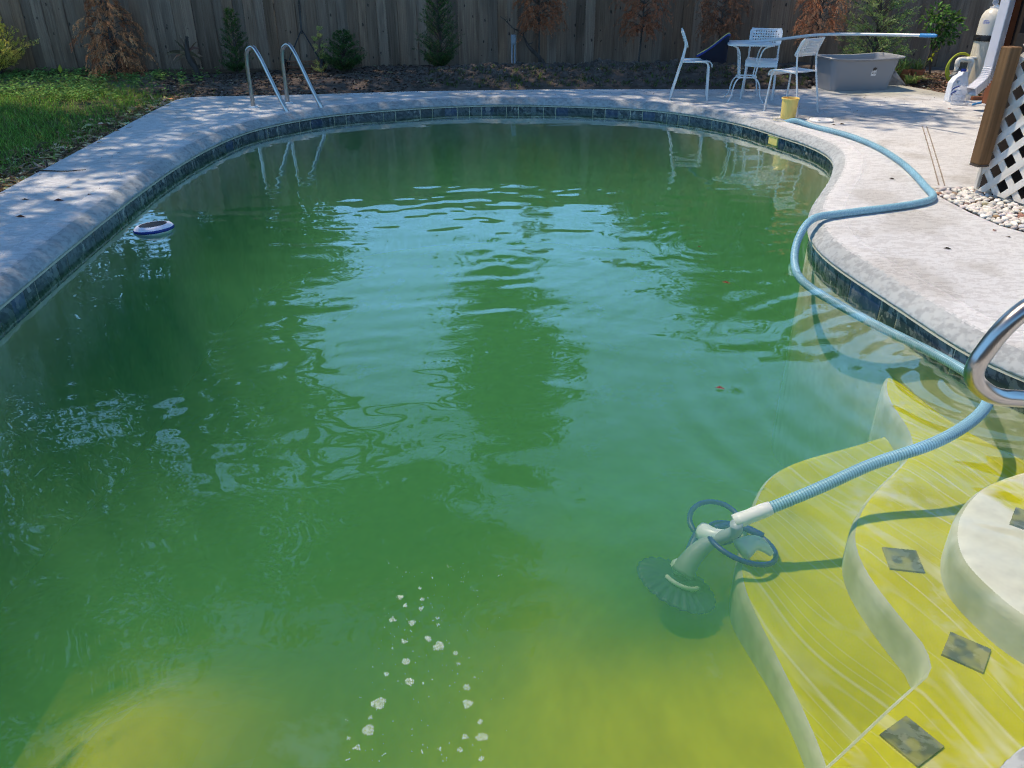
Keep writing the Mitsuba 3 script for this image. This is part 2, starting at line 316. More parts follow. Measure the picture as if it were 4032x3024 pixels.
single('pool_shell', cat([(wv, wf), (fv, gf)]), 'plaster', 'pale plaster pool basin stained yellow under cloudy green water', 'pool basin', kind='structure', smooth=40)
put('pool_shell', 'mortar_strip', ring_loft([(.012, -.0925), (-.019, -.0925), (-.0195, -.1045), (.012, -.105)]), 'mortar', 40)
put('pool_shell', 'grout', ring_loft([(.0078, -.105), (.0078, -.254), (.012, -.2545)]), 'mortar')
nt = int(round(ACC[-1] / .1525)); sk_xy = np.array([2.70, 8.33])
for i in range(nt):
    s0, s1 = ACC[-1] * i / nt + .003, ACC[-1] * (i + 1) / nt - .003
    pts = []
    for s in (s0, (s0 + s1) / 2, s1):
        j = np.searchsorted(ACC, s) % len(OUT); pts.append(np.concatenate([OUT[j], ON[j]]))
    pts = np.array(pts); w = rng.normal(0, .0008)
    a, b = pts[:, :2] + pts[:, 2:] * (.004 + w), pts[:, :2] + pts[:, 2:] * .014
    v = np.vstack([np.column_stack([q, np.full(3, z)]) for q in (a, b) for z in (-.1065, -.2535)])
    f = tri([[0, 1, 4, 3], [1, 2, 5, 4], [0, 6, 7, 1], [1, 7, 8, 2], [3, 4, 10, 9], [4, 5, 11, 10], [0, 3, 9, 6], [2, 8, 11, 5]])
    uu = np.tile([0, .075, .15], 4) + i * 10.; vv = np.tile(np.repeat([.15, 0.], 3), 2)
    put('pool_shell', 'tile', (v, f), 'tile', uv=np.column_stack([uu, vv]))
def slab(curve, wallpts, ztop, zbot, r=.05):
    """A step: a polygon with a rounded nose along its outer curve."""
    pl = Polygon(np.vstack([curve, wallpts])).buffer(0); rings = []
    for d, z in [(0, zbot), (0, ztop - r), (r * .12, ztop - r * .5), (r * .4, ztop - r * .15), (r, ztop), (r * 1.6, ztop)]:
        q = pl.buffer(-d, join_style=2) if d else pl
        c = np.array(q.exterior.coords)[:-1]; L = q.exterior.length
        if not rings: ref = c[0]
        s0 = q.exterior.project(Point(*ref)); rings.append(np.array([[*q.exterior.interpolate((s0 + t * L) % L).coords[0], z] for t in np.linspace(0, 1, 240, endpoint=False)]))
    tv, tf = tri_poly(Polygon(rings[-1][:, :2])); tv = np.column_stack([tv, np.full(len(tv), ztop)])
    return cat([(np.vstack(rings), grid_faces(len(rings), 240, False, True)), (tv, tf)])
c1 = spline([(2.6, 2.78), (2.25, 2.69), (2.05, 2.62), (1.91, 2.56), (1.76, 2.46), (1.63, 2.32), (1.56, 2.2), (1.525, 2.07), (1.54, 1.94), (1.59, 1.80), (1.70, 1.66), (1.80, 1.45)], n=60)
c2 = spline([(2.5, 3.98), (2.32, 3.95), (2.17, 3.88), (2.03, 3.77), (1.94, 3.62), (1.89, 3.44), (1.87, 3.24), (1.83, 3.07), (1.74, 2.93), (1.57, 2.76), (1.41, 2.58), (1.31, 2.41), (1.275, 2.24), (1.29, 2.03), (1.325, 1.84)], n=90)
c2b = spline([(1.30, 1.75), (1.09, 1.595), (.83, 1.40), (.45, 1.17), (.0, 1.0), (-.6, .92), (-1.0, .6)], n=50)
c3 = spline([(2.4, 3.62), (2.0, 3.45), (1.68, 3.3), (1.38, 3.17), (1.2, 3.04), (1.07, 2.84), (.95, 2.58), (.88, 2.33), (.885, 2.09), (.91, 1.82), (.92, 1.5), (.85, 1.1)], n=70)
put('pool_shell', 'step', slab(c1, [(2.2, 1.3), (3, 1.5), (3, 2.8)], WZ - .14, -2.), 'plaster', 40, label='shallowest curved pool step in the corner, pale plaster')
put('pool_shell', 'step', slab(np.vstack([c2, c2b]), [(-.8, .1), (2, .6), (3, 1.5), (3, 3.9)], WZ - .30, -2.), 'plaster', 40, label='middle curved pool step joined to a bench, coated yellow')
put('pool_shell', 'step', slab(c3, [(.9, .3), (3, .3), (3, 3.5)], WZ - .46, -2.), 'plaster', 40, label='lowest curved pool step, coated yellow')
for (x, y, a, z) in [(1.135, 1.485, .55, WZ - .30), (1.455, 1.81, .9, WZ - .30), (1.445, 2.25, 1.4, WZ - .30), (1.88, 2.27, .9, WZ - .14)]:
    v, f = bx((x, y, z + .002), (.12, .12, .012), rz(a)); lu = (v - [x, y, z]) @ rz(a); i = 900 + len(scene) % 50
    put('pool_shell', 'marker_tile', (v, f), 'tile', uv=np.column_stack([lu[:, 0] + .075 + i * 10, lu[:, 1] + .075]))
j = int(np.argmin(np.linalg.norm(OUT - [2.70, 8.33], axis=1))); c, nn = OUT[j], ON[j]; R = rz(math.atan2(nn[1], nn[0]))
put('pool_shell', 'skimmer_flap', cat([bx((*(c + nn * .0), -.152), (.02, .155, .085), R, .004), bx((*(c - nn * .006), -.113), (.02, .18, .012), R, .003)]), 'yellow_trim', label='pale yellow skimmer flap set in the tile band')

# ------------------------------------------------------------------ murky water
# clear near the surface, cloudier with depth (the suspended algae settles), drifting in soft clouds; silt is stirred up round the cleaner
MX, MY, MZ = np.linspace(-3.5, 3.5, 36), np.linspace(0, 11, 56), np.linspace(-2.1, 0.1, 45)
mz, my, mx = np.meshgrid(MZ, MY, MX, indexing='ij'); MP = np.stack([mx, my, mz], -1)
MD = np.interp(WZ - mz, [0, .28, .48, .66, .85, 1.1, 2], [.30, .42, .85, 1.6, 2.3, 2.6, 2.6]) * (.72 + .56 * meshkit.fbm(MP * [1.1, 1.1, 1.6], 3, 12))
MD += 3.4 * np.exp(-(((mx - .62) / .36) ** 2 + ((my - 2.45) / .42) ** 2 + ((mz + .72) / .26) ** 2))
MTOP = float(MD.max())
scene['pool_murk'] = {'type': 'heterogeneous', 'albedo': rgb(.19, .57, .25), 'scale': MTOP,
    'sigma_t': {'type': 'gridvolume', 'grid': mi.VolumeGrid((MD / MTOP)[..., None].astype(np.float32)), 'to_world': T().translate([-3.5, 0, -2.1]).scale([7, 11, 2.2])}}
scene['water_surface'] = {'type': 'thindielectric', 'int_ior': 1.35, 'ext_ior': 1.0}
def water_z(x, y):
    z = np.zeros_like(x); P3 = np.stack([x, y, x * 0], -1)
    act = .42 + 1.9 * np.exp(-((x - .2) ** 2 / 3.5 + (y - 3.6) ** 2 / 3.0)) + .8 * np.exp(-((x + .3) ** 2 / 4 + (y - 6.2) ** 2 / 1.5))
    wx, wy = x + .25 * meshkit.fbm(P3 * .9, 3, 2), y + .25 * meshkit.fbm(P3 * .9, 3, 9)
    for lam, ang, sl, sd in [(.62, 1.45, .008, 1), (.41, 1.9, .007, 2), (.27, 1.15, .010, 3), (.19, 1.7, .011, 4), (.135, 2.1, .008, 5), (.095, 1.35, .006, 6)]:
        k = 2 * np.pi / lam; e = meshkit.noise(P3 * (.9 / (lam + .25)), 20 + sd) * 1.4
        z += act * e * sl / k * np.sin(k * (wx * math.cos(ang) + wy * math.sin(ang)) + 6 * meshkit.noise(P3 * 1.3, 40 + sd))
    for cx, cy, lam, sl, r0, r1 in [(1.75, 4.68, .085, .035, .02, .7), (1.28, 4.98, .11, .05, .05, .55), (2.08, 3.02, .12, .075, .04, 1.1), (2.1, 3.1, .19, .07, .35, 1.4), (-2.49, 5.34, .1, .008, .14, .5)]:
        r = np.hypot(x - cx, y - cy); k = 2 * np.pi / lam
        z += sl / k * np.sin(k * r) * np.exp(-((r - r0) / r1) ** 2) * np.clip((r - r0) / .05, 0, 1) * (.35 + .8 * meshkit.noise(P3 * 2.5, 77))
    z += .006 / 4 * np.sin(4 * x + 3 * y)
    return z + WZ
gx, gy = np.meshgrid(np.arange(-3.0, 3.02, .02), np.arange(.45, 10.3, .02), indexing='ij')
inside = shapely.contains_xy(POOL.buffer(.012), gx, gy)
wv = np.stack([gx, gy, water_z(gx, gy)], -1).reshape(-1, 3); wf = grid_faces(*gx.shape)
wf = wf[inside.ravel()[wf].any(1)]; used = np.unique(wf); remap = np.full(len(wv), -1); remap[used] = np.arange(len(used)); wv, wf = wv[used], remap[wf]
# the sheet's outermost points are drawn back into the wall line
far = ~shapely.contains_xy(POOL.buffer(.011), wv[:, 0], wv[:, 1])
if far.any():
    _, jj = cKDTree(OUT).query(wv[far, :2]); wv[far, :2] = OUT[jj] + ON[jj] * .011
nz = np.cross(wv[wf[:, 1]] - wv[wf[:, 0]], wv[wf[:, 2]] - wv[wf[:, 0]])[:, 2]; wf[nz < 0] = wf[nz < 0][:, ::-1]; wf = wf[np.abs(nz) > 1e-9]
single('water', (wv, wf), 'water_surface', 'cloudy green pool water with soft ripples', 'water', kind='structure', smooth=True, interior={'type': 'ref', 'id': 'pool_murk'})

# ------------------------------------------------------------------ ground, soil bed
def ground_z(x, y):
    P3 = np.stack([x, y, x * 0], -1)
    bed = np.clip((y - 10.82 - .0 * x) / .45, 0, 1) * np.clip((x + 4.6) / 2.5, .25, 1) * np.clip((5.2 - x) / .8, .2, 1)
    mound = np.exp(-((y - 11.55) / .42) ** 2) * np.clip((x + 1.6) / 1.2, 0, 1) * np.clip((4.3 - x) / .7, 0, 1)
    z = -.035 + .10 * bed + .13 * mound + .05 * np.clip((y - 11) / 1.3, 0, 1)
    z += (.03 + .10 * mound) * (meshkit.fbm(P3 * 3.2, 3, 5) - .5) + .05 * (bed + mound) * (meshkit.fbm(P3 * 13, 3, 6) - .5)
    rk = np.exp(-((x - 3.6) ** 2 / .5 + (y - 5) ** 2 / 1.2)); return z + .0 * rk
parts = []
for x0, x1, y0, y1, st in [(-8.6, -3.0, 9.0, 13.6, .05), (-3.0, 6.8, 10.2, 13.6, .04), (-8.6, -3.4, 3.0, 9.0, .06), (2.9, 6.2, 3.0, 6.4, .06), (5.0, 8.2, 9.6, 13.6, .06)]:
    gx, gy = np.meshgrid(np.linspace(x0, x1, int((x1 - x0) / st) + 1), np.linspace(y0, y1, int((y1 - y0) / st) + 1), indexing='ij')
    ins = shapely.contains_xy(deck_outer.buffer(-.08), gx, gy)
    gz = ground_z(gx, gy) + (-.004 if x0 == 5.0 else 0); gz = np.where(ins, np.minimum(gz, -.12), gz)
    near = shapely.contains_xy(deck_outer.buffer(.05), gx, gy) & ~ins; gz = np.where(near, np.minimum(gz, -.012), gz)
    v = np.stack([gx, gy, gz], -1).reshape(-1, 3); f = grid_faces(*gx.shape); f = f[~ins.ravel()[f].all(1)]; parts.append((v, f))
single('garden_soil', cat(parts), 'soil', 'dark turned soil and bare earth between the deck and the fence', 'soil', kind='structure', smooth=True)
fg = sbox(-300, -300, 300, 300).difference(sbox(-8.5, -2, 6.35, 13.5))
v, f = tri_poly(fg); single('ground', (np.column_stack([v, np.full(len(v), -.15)]), f), 'far_ground', 'plain earth around the garden beyond the fence', 'ground', kind='structure')
GRAV = [(-8.5, -2, -3.4, 3.2), (4.9, -2, 6.35, 3.2)]
for q in GRAV:
    pass

# ------------------------------------------------------------------ fence: every board a part
fence = thing('wooden_fence', 'tall weathered grey-brown board fence along the back of the garden', 'fence')
def fence_y(x): return 12.46 + .075 * x
x, i = -9.2, 0
while x < 9.0:
    w = .1525 * rng.uniform(.93, 1.06); hgt = 1.68 + rng.normal(0, .012); zb = -.06 + rng.uniform(0, .02)
    lean = rng.normal(0, .002); off = (.012 if i % 2 else 0) + rng.normal(0, .003); yc = fence_y(x + w / 2) + off
    xs = [0, .004, w - .004 - .003, w - .003]; v = []
    for z in (zb, hgt):
        for u, d in zip(xs, (.004, 0, 0, .004)): v.append((x + u + lean * (z - zb), yc + d, z))
        for u in (xs[3], xs[0]): v.append((x + u + lean * (z - zb), yc + .018, z))
    v = np.array(v); k6 = np.arange(6); f = np.vstack([tri(np.stack([k6, (k6 + 1) % 6, (k6 + 1) % 6 + 6, k6 + 6], 1)), [[6, 7, 8], [6, 8, 9], [6, 9, 10], [6, 10, 11]]])
    uu = np.array(xs + [xs[3], xs[0]]) + (i + 1) * 10
    put(fence, 'board', (v, f), 'fence_wood', uv=np.column_stack([np.tile(uu, 2), np.repeat([0, hgt - zb], 6)]))
    x += w * .94; i += 1
for z in (.3, .9, 1.5): put(fence, 'rail', bx((-.1, fence_y(-.1) + .062, z), (18.2, .038, .085), rz(math.atan(.075))), 'bark')
v, f = bx((-5.3, fence_y(-5.3) - .022, .045), (3.6, .02, .11), rz(math.atan(.075) + .004), .003)
put(fence, 'kickboard', (v, f), 'fence_wood', uv=np.column_stack([v[:, 2] + 10 * 300.2, v[:, 0]]), label='low horizontal board along the foot of the fence')

# ------------------------------------------------------------------ plants
def conifer(name, label, cat, base, height, width, col, col2, n=320, leaf=.045, leafw=.006, droop=.3, bottom=.1, trunk=.02, fan=14, seed=1, shape=1.0, up=.5, trunk_lean=(0, 0), topcut=9., dead=False, group=None):
    g = np.random.default_rng(seed); b = np.asarray(base, float); k = thing(name, label, cat, group)
    zt = np.linspace(-.08, height * .97, 9); wob = np.cumsum(g.normal(0, .008, (9, 2)), 0)
    tp = np.column_stack([b[0] + wob[:, 0] + trunk_lean[0] * zt, b[1] + wob[:, 1] + trunk_lean[1] * zt, b[2] + zt])
    put(k, 'trunk', tube(tp, np.linspace(trunk, trunk * .25, 9), 7), 'bark', True)
    ms, cols, tw = [], [], []; per = 7; prev_th = 0.
    for q_ in range(max(8, n // per)):
        h = bottom + (1 - bottom) * ((q_ + g.uniform(0, 1)) / max(8, n // per)) ** 1.15; prev_th += 2.4 + g.normal(0, .35); th = prev_th
        hh = (h - bottom) / (1 - bottom)
        prf = ((1 - hh) ** shape * .9 + .10) * min(1, .42 + 2.1 * hh) if shape > 0 else max(.16, math.sin(math.pi * (.12 + .80 * hh))) ** -shape
        rad = width * prf * g.uniform(.55, 1.12)
        z0 = max(.05, h * height - rad * up); q = np.array([np.interp(z0, zt, tp[:, 0]), np.interp(z0, zt, tp[:, 1]), b[2] + z0])
        d = np.array([math.cos(th), math.sin(th), 0]); sd_ = np.array([-d[1], d[0], 0]); s = np.linspace(0, 1, 7)[:, None]
        pth = q + d * rad * s + np.array([0, 0, 1]) * (rad * up * (s * 1.6 - .6 * s ** 2) - .45 * droop * rad * s ** 3)
        if rad > .1: tw.append(tube(pth[:6], np.linspace(.006, .002, 6), 4, caps=False))
        mixb = g.beta(1.2, 1.6)
        for j_ in range(per):
            u_ = .30 + .70 * (j_ + g.uniform(0, 1)) / per; i0 = min(int(u_ * 6), 5); fr = u_ * 6 - i0; p0 = pth[i0] * (1 - fr) + pth[i0 + 1] * fr; tang = unit(pth[i0 + 1] - pth[i0])
            sdv = tang * g.uniform(.3, 1.) + sd_ * g.normal(0, .75) + np.array([0, 0, 1.]) * (g.normal(0, .3) + .55 * up - .75 * droop); sdv = unit(sdv); Ls = leaf * g.uniform(1.4, 2.6) * (.6 + .6 * (1 - hh))
            w_ = np.sort(g.uniform(0, 1, fan))[:, None]; p = p0 + sdv * Ls * w_ + np.array([0, 0, -1.]) * droop * Ls * .45 * w_ ** 2 + g.normal(0, .006, (fan, 3))
            lat_ = unit(np.cross(sdv, g.normal(0, 1, 3))) * np.where(np.arange(fan) % 2 == 0, 1, -1)[:, None]
            dd = sdv + lat_ * g.uniform(.25, .9, (fan, 1)) + [0, 0, -droop * .7] + g.normal(0, .2, (fan, 3))
            ms.append(leaves(p, dd, g.normal(0, 1, (fan, 3)), leaf * g.uniform(.45, .95, fan) * (1 - .45 * w_[:, 0]), leafw * g.uniform(.7, 1.3, fan), .1, .15 * droop))
            mixc = np.clip(mixb + g.normal(0, .25), 0, 1); cc = np.asarray(col) * (1 - mixc) + np.asarray(col2) * mixc; cols.append(np.clip(cc[None] * np.exp(g.normal(0, .16, (fan, 1))), .003, .95))
    v, f = cat_(ms); put(k, 'crown', (v, f), 'dry' if dead else 'leaf', True, color=vcol(np.vstack(cols), 4))
    if tw: put(k, 'twigs', cat_(tw), 'bark', kind='stuff')
    return k
cat_ = cat
GREEN, DKGREEN, YG, BROWN, ORANGE = (.085, .17, .045), (.035, .085, .035), (.78, .73, .12), (.33, .115, .05), (.85, .37, .15)
conifer('golden_shrub', 'yellow-green feathery shrub at the fence, cut by the left edge', 'shrub', (-7.06, 11.55, .0), .88, .66, YG, (.88, .66, .2), 1000, .042, .009, .05, .05, .02, 14, 11, .6, .8)
conifer('dead_conifer', 'dead orange-brown conifer standing at the left, drooping sprays down to the weeds', 'dead conifer', (-5.52, 11.75, .0), 1.16, .50, BROWN, ORANGE, 500, .07, .0085, .95, .10, .022, 20, 12, -.75, .40, dead=True)
conifer('green_conifer', 'slim dark green conifer behind the pool ladder', 'conifer', (-3.86, 11.75, .02),   .88, .24, GREEN, DKGREEN, 700, .036, .006, .1, .02, .016, 14, 13, .55, .9)
conifer('green_conifer', 'low bushy green conifer with a pale sprig, beside the reel mower', 'conifer', (-2.32, 11.7, .03),   .60, .38, GREEN, DKGREEN, 900, .038, .007, .15, .02, .018, 14, 14, .45, .8)
conifer('pale_sprig', 'upright pale yellow-green sprig at the side of the bushy conifer', 'sprig', (-2.62, 11.65, .03), .66, .12, (.36, .42, .12), (.5, .5, .18), 80, .045, .009, .1, .05, .007, 12, 15, .6, .8)
conifer('green_conifer', 'tall broad dark green conifer left of the grey outlet post', 'conifer', (-1.02, 11.85, .05), 1.24, .38, GREEN, DKGREEN, 1300, .038, .006, .1, .02, .02, 14, 16, .55, .9)
for j, (x, h, w, bt, tr, s, lb, c1_, c2_) in enumerate([(.39, 1.95, .40, .34, .016, 21, 'dead brown conifer on a thin trunk above the fallen branch', BROWN, (.40, .14, .06)), (1.80, 2.0, .38, .30, .016, 22, 'dead brown conifer left of the lone side-on chair', BROWN, (.46, .16, .075)),
        (2.86, 1.9, .42, .30, .016, 23, 'dead brown conifer behind the skimmer net', (.2, .09, .05), (.36, .15, .07)), (4.22, 1.95, .38, .30, .018, 24, 'bright orange-brown dead conifer behind the two right chairs', (.5, .19, .085), (.85, .42, .2))]):
    conifer('dead_conifer', lb, 'dead conifer', (x, 11.9, .08), h, w, c1_, c2_, 520, .065, .0085, .85, bt, tr, 20, s, -.55, .5, dead=True)
conifer('green_conifer', 'loose bright green conifer behind the grey tub', 'conifer', (5.0, 11.75, .05), 1.6, .64, (.24, .38, .10), (.42, .50, .22), 1300, .05, .008, .25, .02, .022, 15, 17, .55, .7)

# ------------------------------------------------------------------ trees beyond the fence: seen in the water, and their shade on the deck
def tree(label, base, top, crowns, n_leaf, col, seed, trunk_r=.18, leaf=.15):
    g = np.random.default_rng(seed); k = thing('shade_tree', label, 'tree'); b = np.asarray(base, float); t = np.asarray(top, float)
    s = np.linspace(0, 1, 8)[:, None]; path = b + (t - b) * s + g.normal(0, .06, (8, 3)) * np.sin(np.pi * s)
    put(k, 'trunk', tube(path, np.linspace(trunk_r, trunk_r * .45, 8), 10), 'bark', True)
    lm, pos, nrm = [], [], []
    for (c, r, dens) in crowns:
        c, r = np.asarray(c, float), np.asarray(r, float); st = path[g.integers(3, 8)]
        mid = (st + c) / 2 + g.normal(0, .25, 3); lm.append(tube(spline([st, mid, c], n=7), np.linspace(trunk_r * .4, .03, 7), 6))
        nc = max(6, int(n_leaf * dens / 90)); cl = unit(g.normal(0, 1, (nc, 3))) * g.uniform(.3, 1.0, (nc, 1)) ** .6
        for q in cl:
            p = c + q * r
            if g.uniform() < .25: lm.append(tube(spline([c + (p - c) * .15, (c + p) / 2 + g.normal(0, .12, 3), p], n=5), np.linspace(.025, .006, 5), 4, caps=False))
            m = int(90 * g.uniform(.5, 1.5)); pos.append(p + g.normal(0, 1, (m, 3)) * np.array([.34, .34, .22]) * g.uniform(.6, 1.3))
    pos = np.vstack(pos); n = len(pos)
    d = g.normal(0, 1, (n, 3)) + [0, 0, -.5]; put(k, 'limbs', cat(lm), 'bark', kind='stuff')
    v, f = leaves(pos, d, g.normal(0, .6, (n, 3)) + [0, 0, 1], leaf * g.uniform(.7, 1.4, n), leaf * .55 * g.uniform(.7, 1.3, n), .15)
    cc = np.asarray(col)[None] * np.exp(g.normal(0, .25, (n, 1))) * np.exp(g.normal(0, .08, (n, 3)))
    put(k, 'crown', (v, f), 'leaf', True, color=vcol(np.clip(cc, .003, .9), 4)); return k
tree('broad leafy tree left beyond the fence, its limbs over the lawn', (-6.0, 14.6, -.1), (-6.4, 13.6, 7.5),
     [((-7.0, 10.9, 8.2), (2.0, 2.5, 1.4), 5200), ((-4.6, 12.6, 8.6), (2.2, 2.2, 1.3), 4600), ((-8.4, 15.0, 5.0), (2.6, 1.4, 2.0), 19000), ((-11.6, 14.6, 5.2), (2.4, 1.4, 2.6), 15000), ((-9.2, 13.8, 8.2), (2.4, 1.5, 1.3), 6500), ((-4.3, 14.9, 3.3), (.85, .9, .75), 3600), ((-5.2, 14.4, 6.4), (1.2, 1., 1.2), 3600), ((-2.4, 12.4, 8.2), (1.7, 1.9, 1.1), 2500), ((-.7, 11.7, 8.4), (1.7, .8, .6), 1500), ((.5, 10.7, 8.4), (.9, .3, .3), 500)], 1, (.13, .16, .045), 31, .36)
tree('tall tree beyond the middle of the fence with a hanging limb', (-6.0, 17.6, -.1), (-5.2, 17.0, 10),
     [((.1, 16.0, 7.2), (1.05, 1.2, 2.1), 8500), ((-.3, 16.0, 5.0), (.7, .8, .8), 2400), ((-2.7, 14.4, 10.4), (2.0, 2.4, 1.4), 7000)], 1, (.06, .10, .035), 32, .25)
tree('dense dark tree beyond the fence at the right', (4.8, 15.6, -.1), (4.9, 15.4, 4.4),
     [((4.9, 15.0, 3.2), (1.9, 1.3, 1.8), 9500), ((7.2, 15.2, 3.2), (2.4, 1.3, 1.8), 8000), ((3.2, 15.0, 2.4), (1.0, 1., .9), 3000)], 1, (.04, .075, .03), 33, .2)
tree('dark columnar tree beyond the fence between two leafy masses', (-5.6, 15.2, -.1), (-5.6, 15.2, 4.6),
     [((-5.65, 15.0, 2.6), (.62, .5, 1.4), 5200), ((-5.6, 15.0, 4.2), (.5, .5, 1.2), 3600)], 1, (.025, .045, .02), 35, .16)
tree('leafy tree beside the left edge of the lawn', (-9.2, 8.0, -.1), (-8.6, 7.6, 6.2),
     [((-7.6, 8.2, 7.6), (1.8, 2.6, 1.2), 4800), ((-8.7, 9.3, 7.5), (1.7, 1.7, .8), 4200), ((-7.2, 5.6, 7.4), (1.7, 1.9, 1.1), 3600), ((-9.6, 7.4, 7.8), (1.8, 2.4, 1.3), 4200), ((-10.4, 10.4, 7.6), (1.3, 1.2, .9), 2600)], 1, (.075, .12, .035), 34, .22)

# ------------------------------------------------------------------ chairs, table
def rounded(w, h, r): return sbox(-w / 2 + r, -h / 2 + r, w / 2 - r, h / 2 - r).buffer(r, 6)
def make_chair(label, x, y, yaw):
    k = thing('chair', label, 'chair', 'white metal chairs by the pool'); R = rz(yaw); o = np.array([x, y, 0.])
    def P(m): return move(m, R, o)
    for sy in (-1, 1):
        w = .168 * sy; wf = .185 * sy
        back = bend([(-.225, wf, 0), (-.118, w, .43), (-.094, w, .56), (-.094, w, .63), (-.155, w * .97, .765)], .09)
        put(k, 'rear_leg', P(tube(back, .0105, 8)), 'white_metal', True)
        front = bend([(.215, wf, 0), (.195, w, .385), (.16, w, .428), (-.11, w, .424)], .045)
        put(k, 'front_leg', P(tube(front, .0105, 8)), 'white_metal', True)
    # seat: a thin shaped sheet with a rolled front
    pr = np.array([(-.13, .438), (-.08, .430), (.0, .428), (.1, .436), (.17, .440), (.21, .430), (.232, .405), (.236, .372)])
    yy = np.linspace(-.185, .185, 9); rowsT, rowsB = [], []
    nrm = np.array([(0, 1), (0, 1), (0, 1), (0, 1), (.2, 1), (.7, .7), (1, .3), (1, 0)]); nrm = nrm / np.linalg.norm(nrm, axis=1, keepdims=True)
    top = np.array([[(px, v, pz - .008 * (1 - (v / .185) ** 2)) for v in yy] for px, pz in pr])
    bot = top - np.stack([nrm[:, 0], nrm[:, 0] * 0, nrm[:, 1]], 1)[:, None] * .007
    loop = np.concatenate([top, bot[:, ::-1]], 1); v = loop.reshape(-1, 3); f = grid_faces(len(pr), 18, False, True)
    e = np.arange(9); endc = [tri(np.stack([q * 18 + e[:-1], q * 18 + e[1:], q * 18 + 17 - e[1:], q * 18 + 17 - e[:-1]], 1)) for q in (0, len(pr) - 1)]
    put(k, 'seat', P((v, np.vstack([f] + endc))), 'white_plastic', 35)
    pl = rounded(.375, .2, .04)
    for i in range(11):
        for j in range(5):
            cx, cy = (i - 5) * .0285, (j - 2) * .031
            if abs(cx) > .135 and abs(cy) > .05: continue
            pl = pl.difference(sbox(cx - .0065, cy - .0065, cx + .0065, cy + .0065))
    v, f = extrude(pl, .008); b = v.copy(); ang = math.atan2(.06, .135)
    xx = .9 * v[:, 0] ** 2 - .02
    v = np.column_stack([-.124 + xx + .016 - v[:, 2] * 1. - (v[:, 1]) * math.sin(ang) + .0, v[:, 0], .672 + v[:, 1] * math.cos(ang)])
    put(k, 'backrest', P((v, f)), 'white_plastic')
    return k
make_chair('lone white metal chair at the left of the table, seen side-on', 2.155, 10.12, -.18)
make_chair('white metal chair behind the table, its pierced back towards the fence', 3.015, 10.2, math.radians(252))
make_chair('white metal chair nearest the pool, the net pole lying on its back', 3.096, 9.136, math.radians(126))
tb = thing('garden_table', 'small white metal table with curved legs between the chairs', 'table'); tx, ty = 2.78, 9.95; R = rz(-.15)
v, f = extrude(rounded(.52, .36, .05), .018); put(tb, 'tabletop', move((v, f), R, (tx, ty, .612)), 'white_metal', 30)
put(tb, 'tabletop_tile', move(extrude(rounded(.46, .30, .03), .004), R, (tx, ty, .631)), 'white_plastic')
for sx in (-1, 1):
    for sy in (-1, 1):
        up = spline([(.21 * sx, .15 * sy, .613), (.15 * sx, .13 * sy, .585), (.115 * sx, .115 * sy, .5), (.10 * sx, .10 * sy, .38), (.085 * sx, .085 * sy, .272)], n=14)
        dn = spline([(.075 * sx, .075 * sy, .262), (.12 * sx, .12 * sy, .235), (.15 * sx, .15 * sy, .16), (.165 * sx, .165 * sy, .07), (.205 * sx, .205 * sy, .0)], n=14)
        put(tb, 'leg', move(cat([tube(up, .0085, 8), tube(dn, .0085, 8)]), R, (tx, ty, 0)), 'white_metal', True)
sh = rounded(.23, .23, .04).difference(rounded(.19, .19, .03)); put(tb, 'shelf_ring', move(extrude(sh, .014), R, (tx, ty, .261)), 'white_metal', 30)

# leaf skimmer net and its pole, lying across the table and the near chair
net = thing('skimmer_net', 'leaf skimmer net with blue rim and dark bag, its long pole across table and chair', 'net')
pole = spline([(2.60, 10.22, .625), (2.85, 9.95, .655), (3.07, 9.6, .71), (3.26, 9.22, .775), (3.6, 8.66, .825), (3.9, 8.17, .855)], n=40)
put(net, 'pole', tube(pole, .0155, 10), 'alu', True)
put(net, 'grip', tube(pole[-1] + unit(pole[-1] - pole[-2]) * np.linspace(-.015, .155, 6)[:, None], [.0165, .0175, .0175, .0175, .0175, .012], 12), 'handle_blue', True, label='blue grip at the end of the net pole')
rim = spline([(2.21, 10.12, .475), (2.36, 9.99, .60), (2.50, 9.98, .715), (2.555, 10.08, .705), (2.55, 10.2, .655), (2.49, 10.3, .58), (2.36, 10.26, .53)], n=48, closed=True)
put(net, 'rim', tube(rim, .014, 8, closed=True), 'navy', True, label='dark blue rim of the net')
put(net, 'rim_edge', tube(rim + [0, -.004, .014], .006, 6, closed=True), 'yellow_trim', True, label='pale yellow edging of the net rim')
rows = []
for t in np.linspace(0, 1, 8):
    c = rim.mean(0); low = np.array([2.53, 10.2, .40]); q = (1 - t) * rim + t * (low + (rim - c) * [.35, .35, .0])
    q[:, 2] -= .03 * math.sin(math.pi * t); rows.append(q)
rows.append(np.repeat(rows[-1].mean(0)[None], 48, 0) - [0, 0, .02])
put(net, 'bag', (np.vstack(rows), grid_faces(9, 48, False, True)), 'net_black', True, label='dark fine mesh bag hanging from the rim')

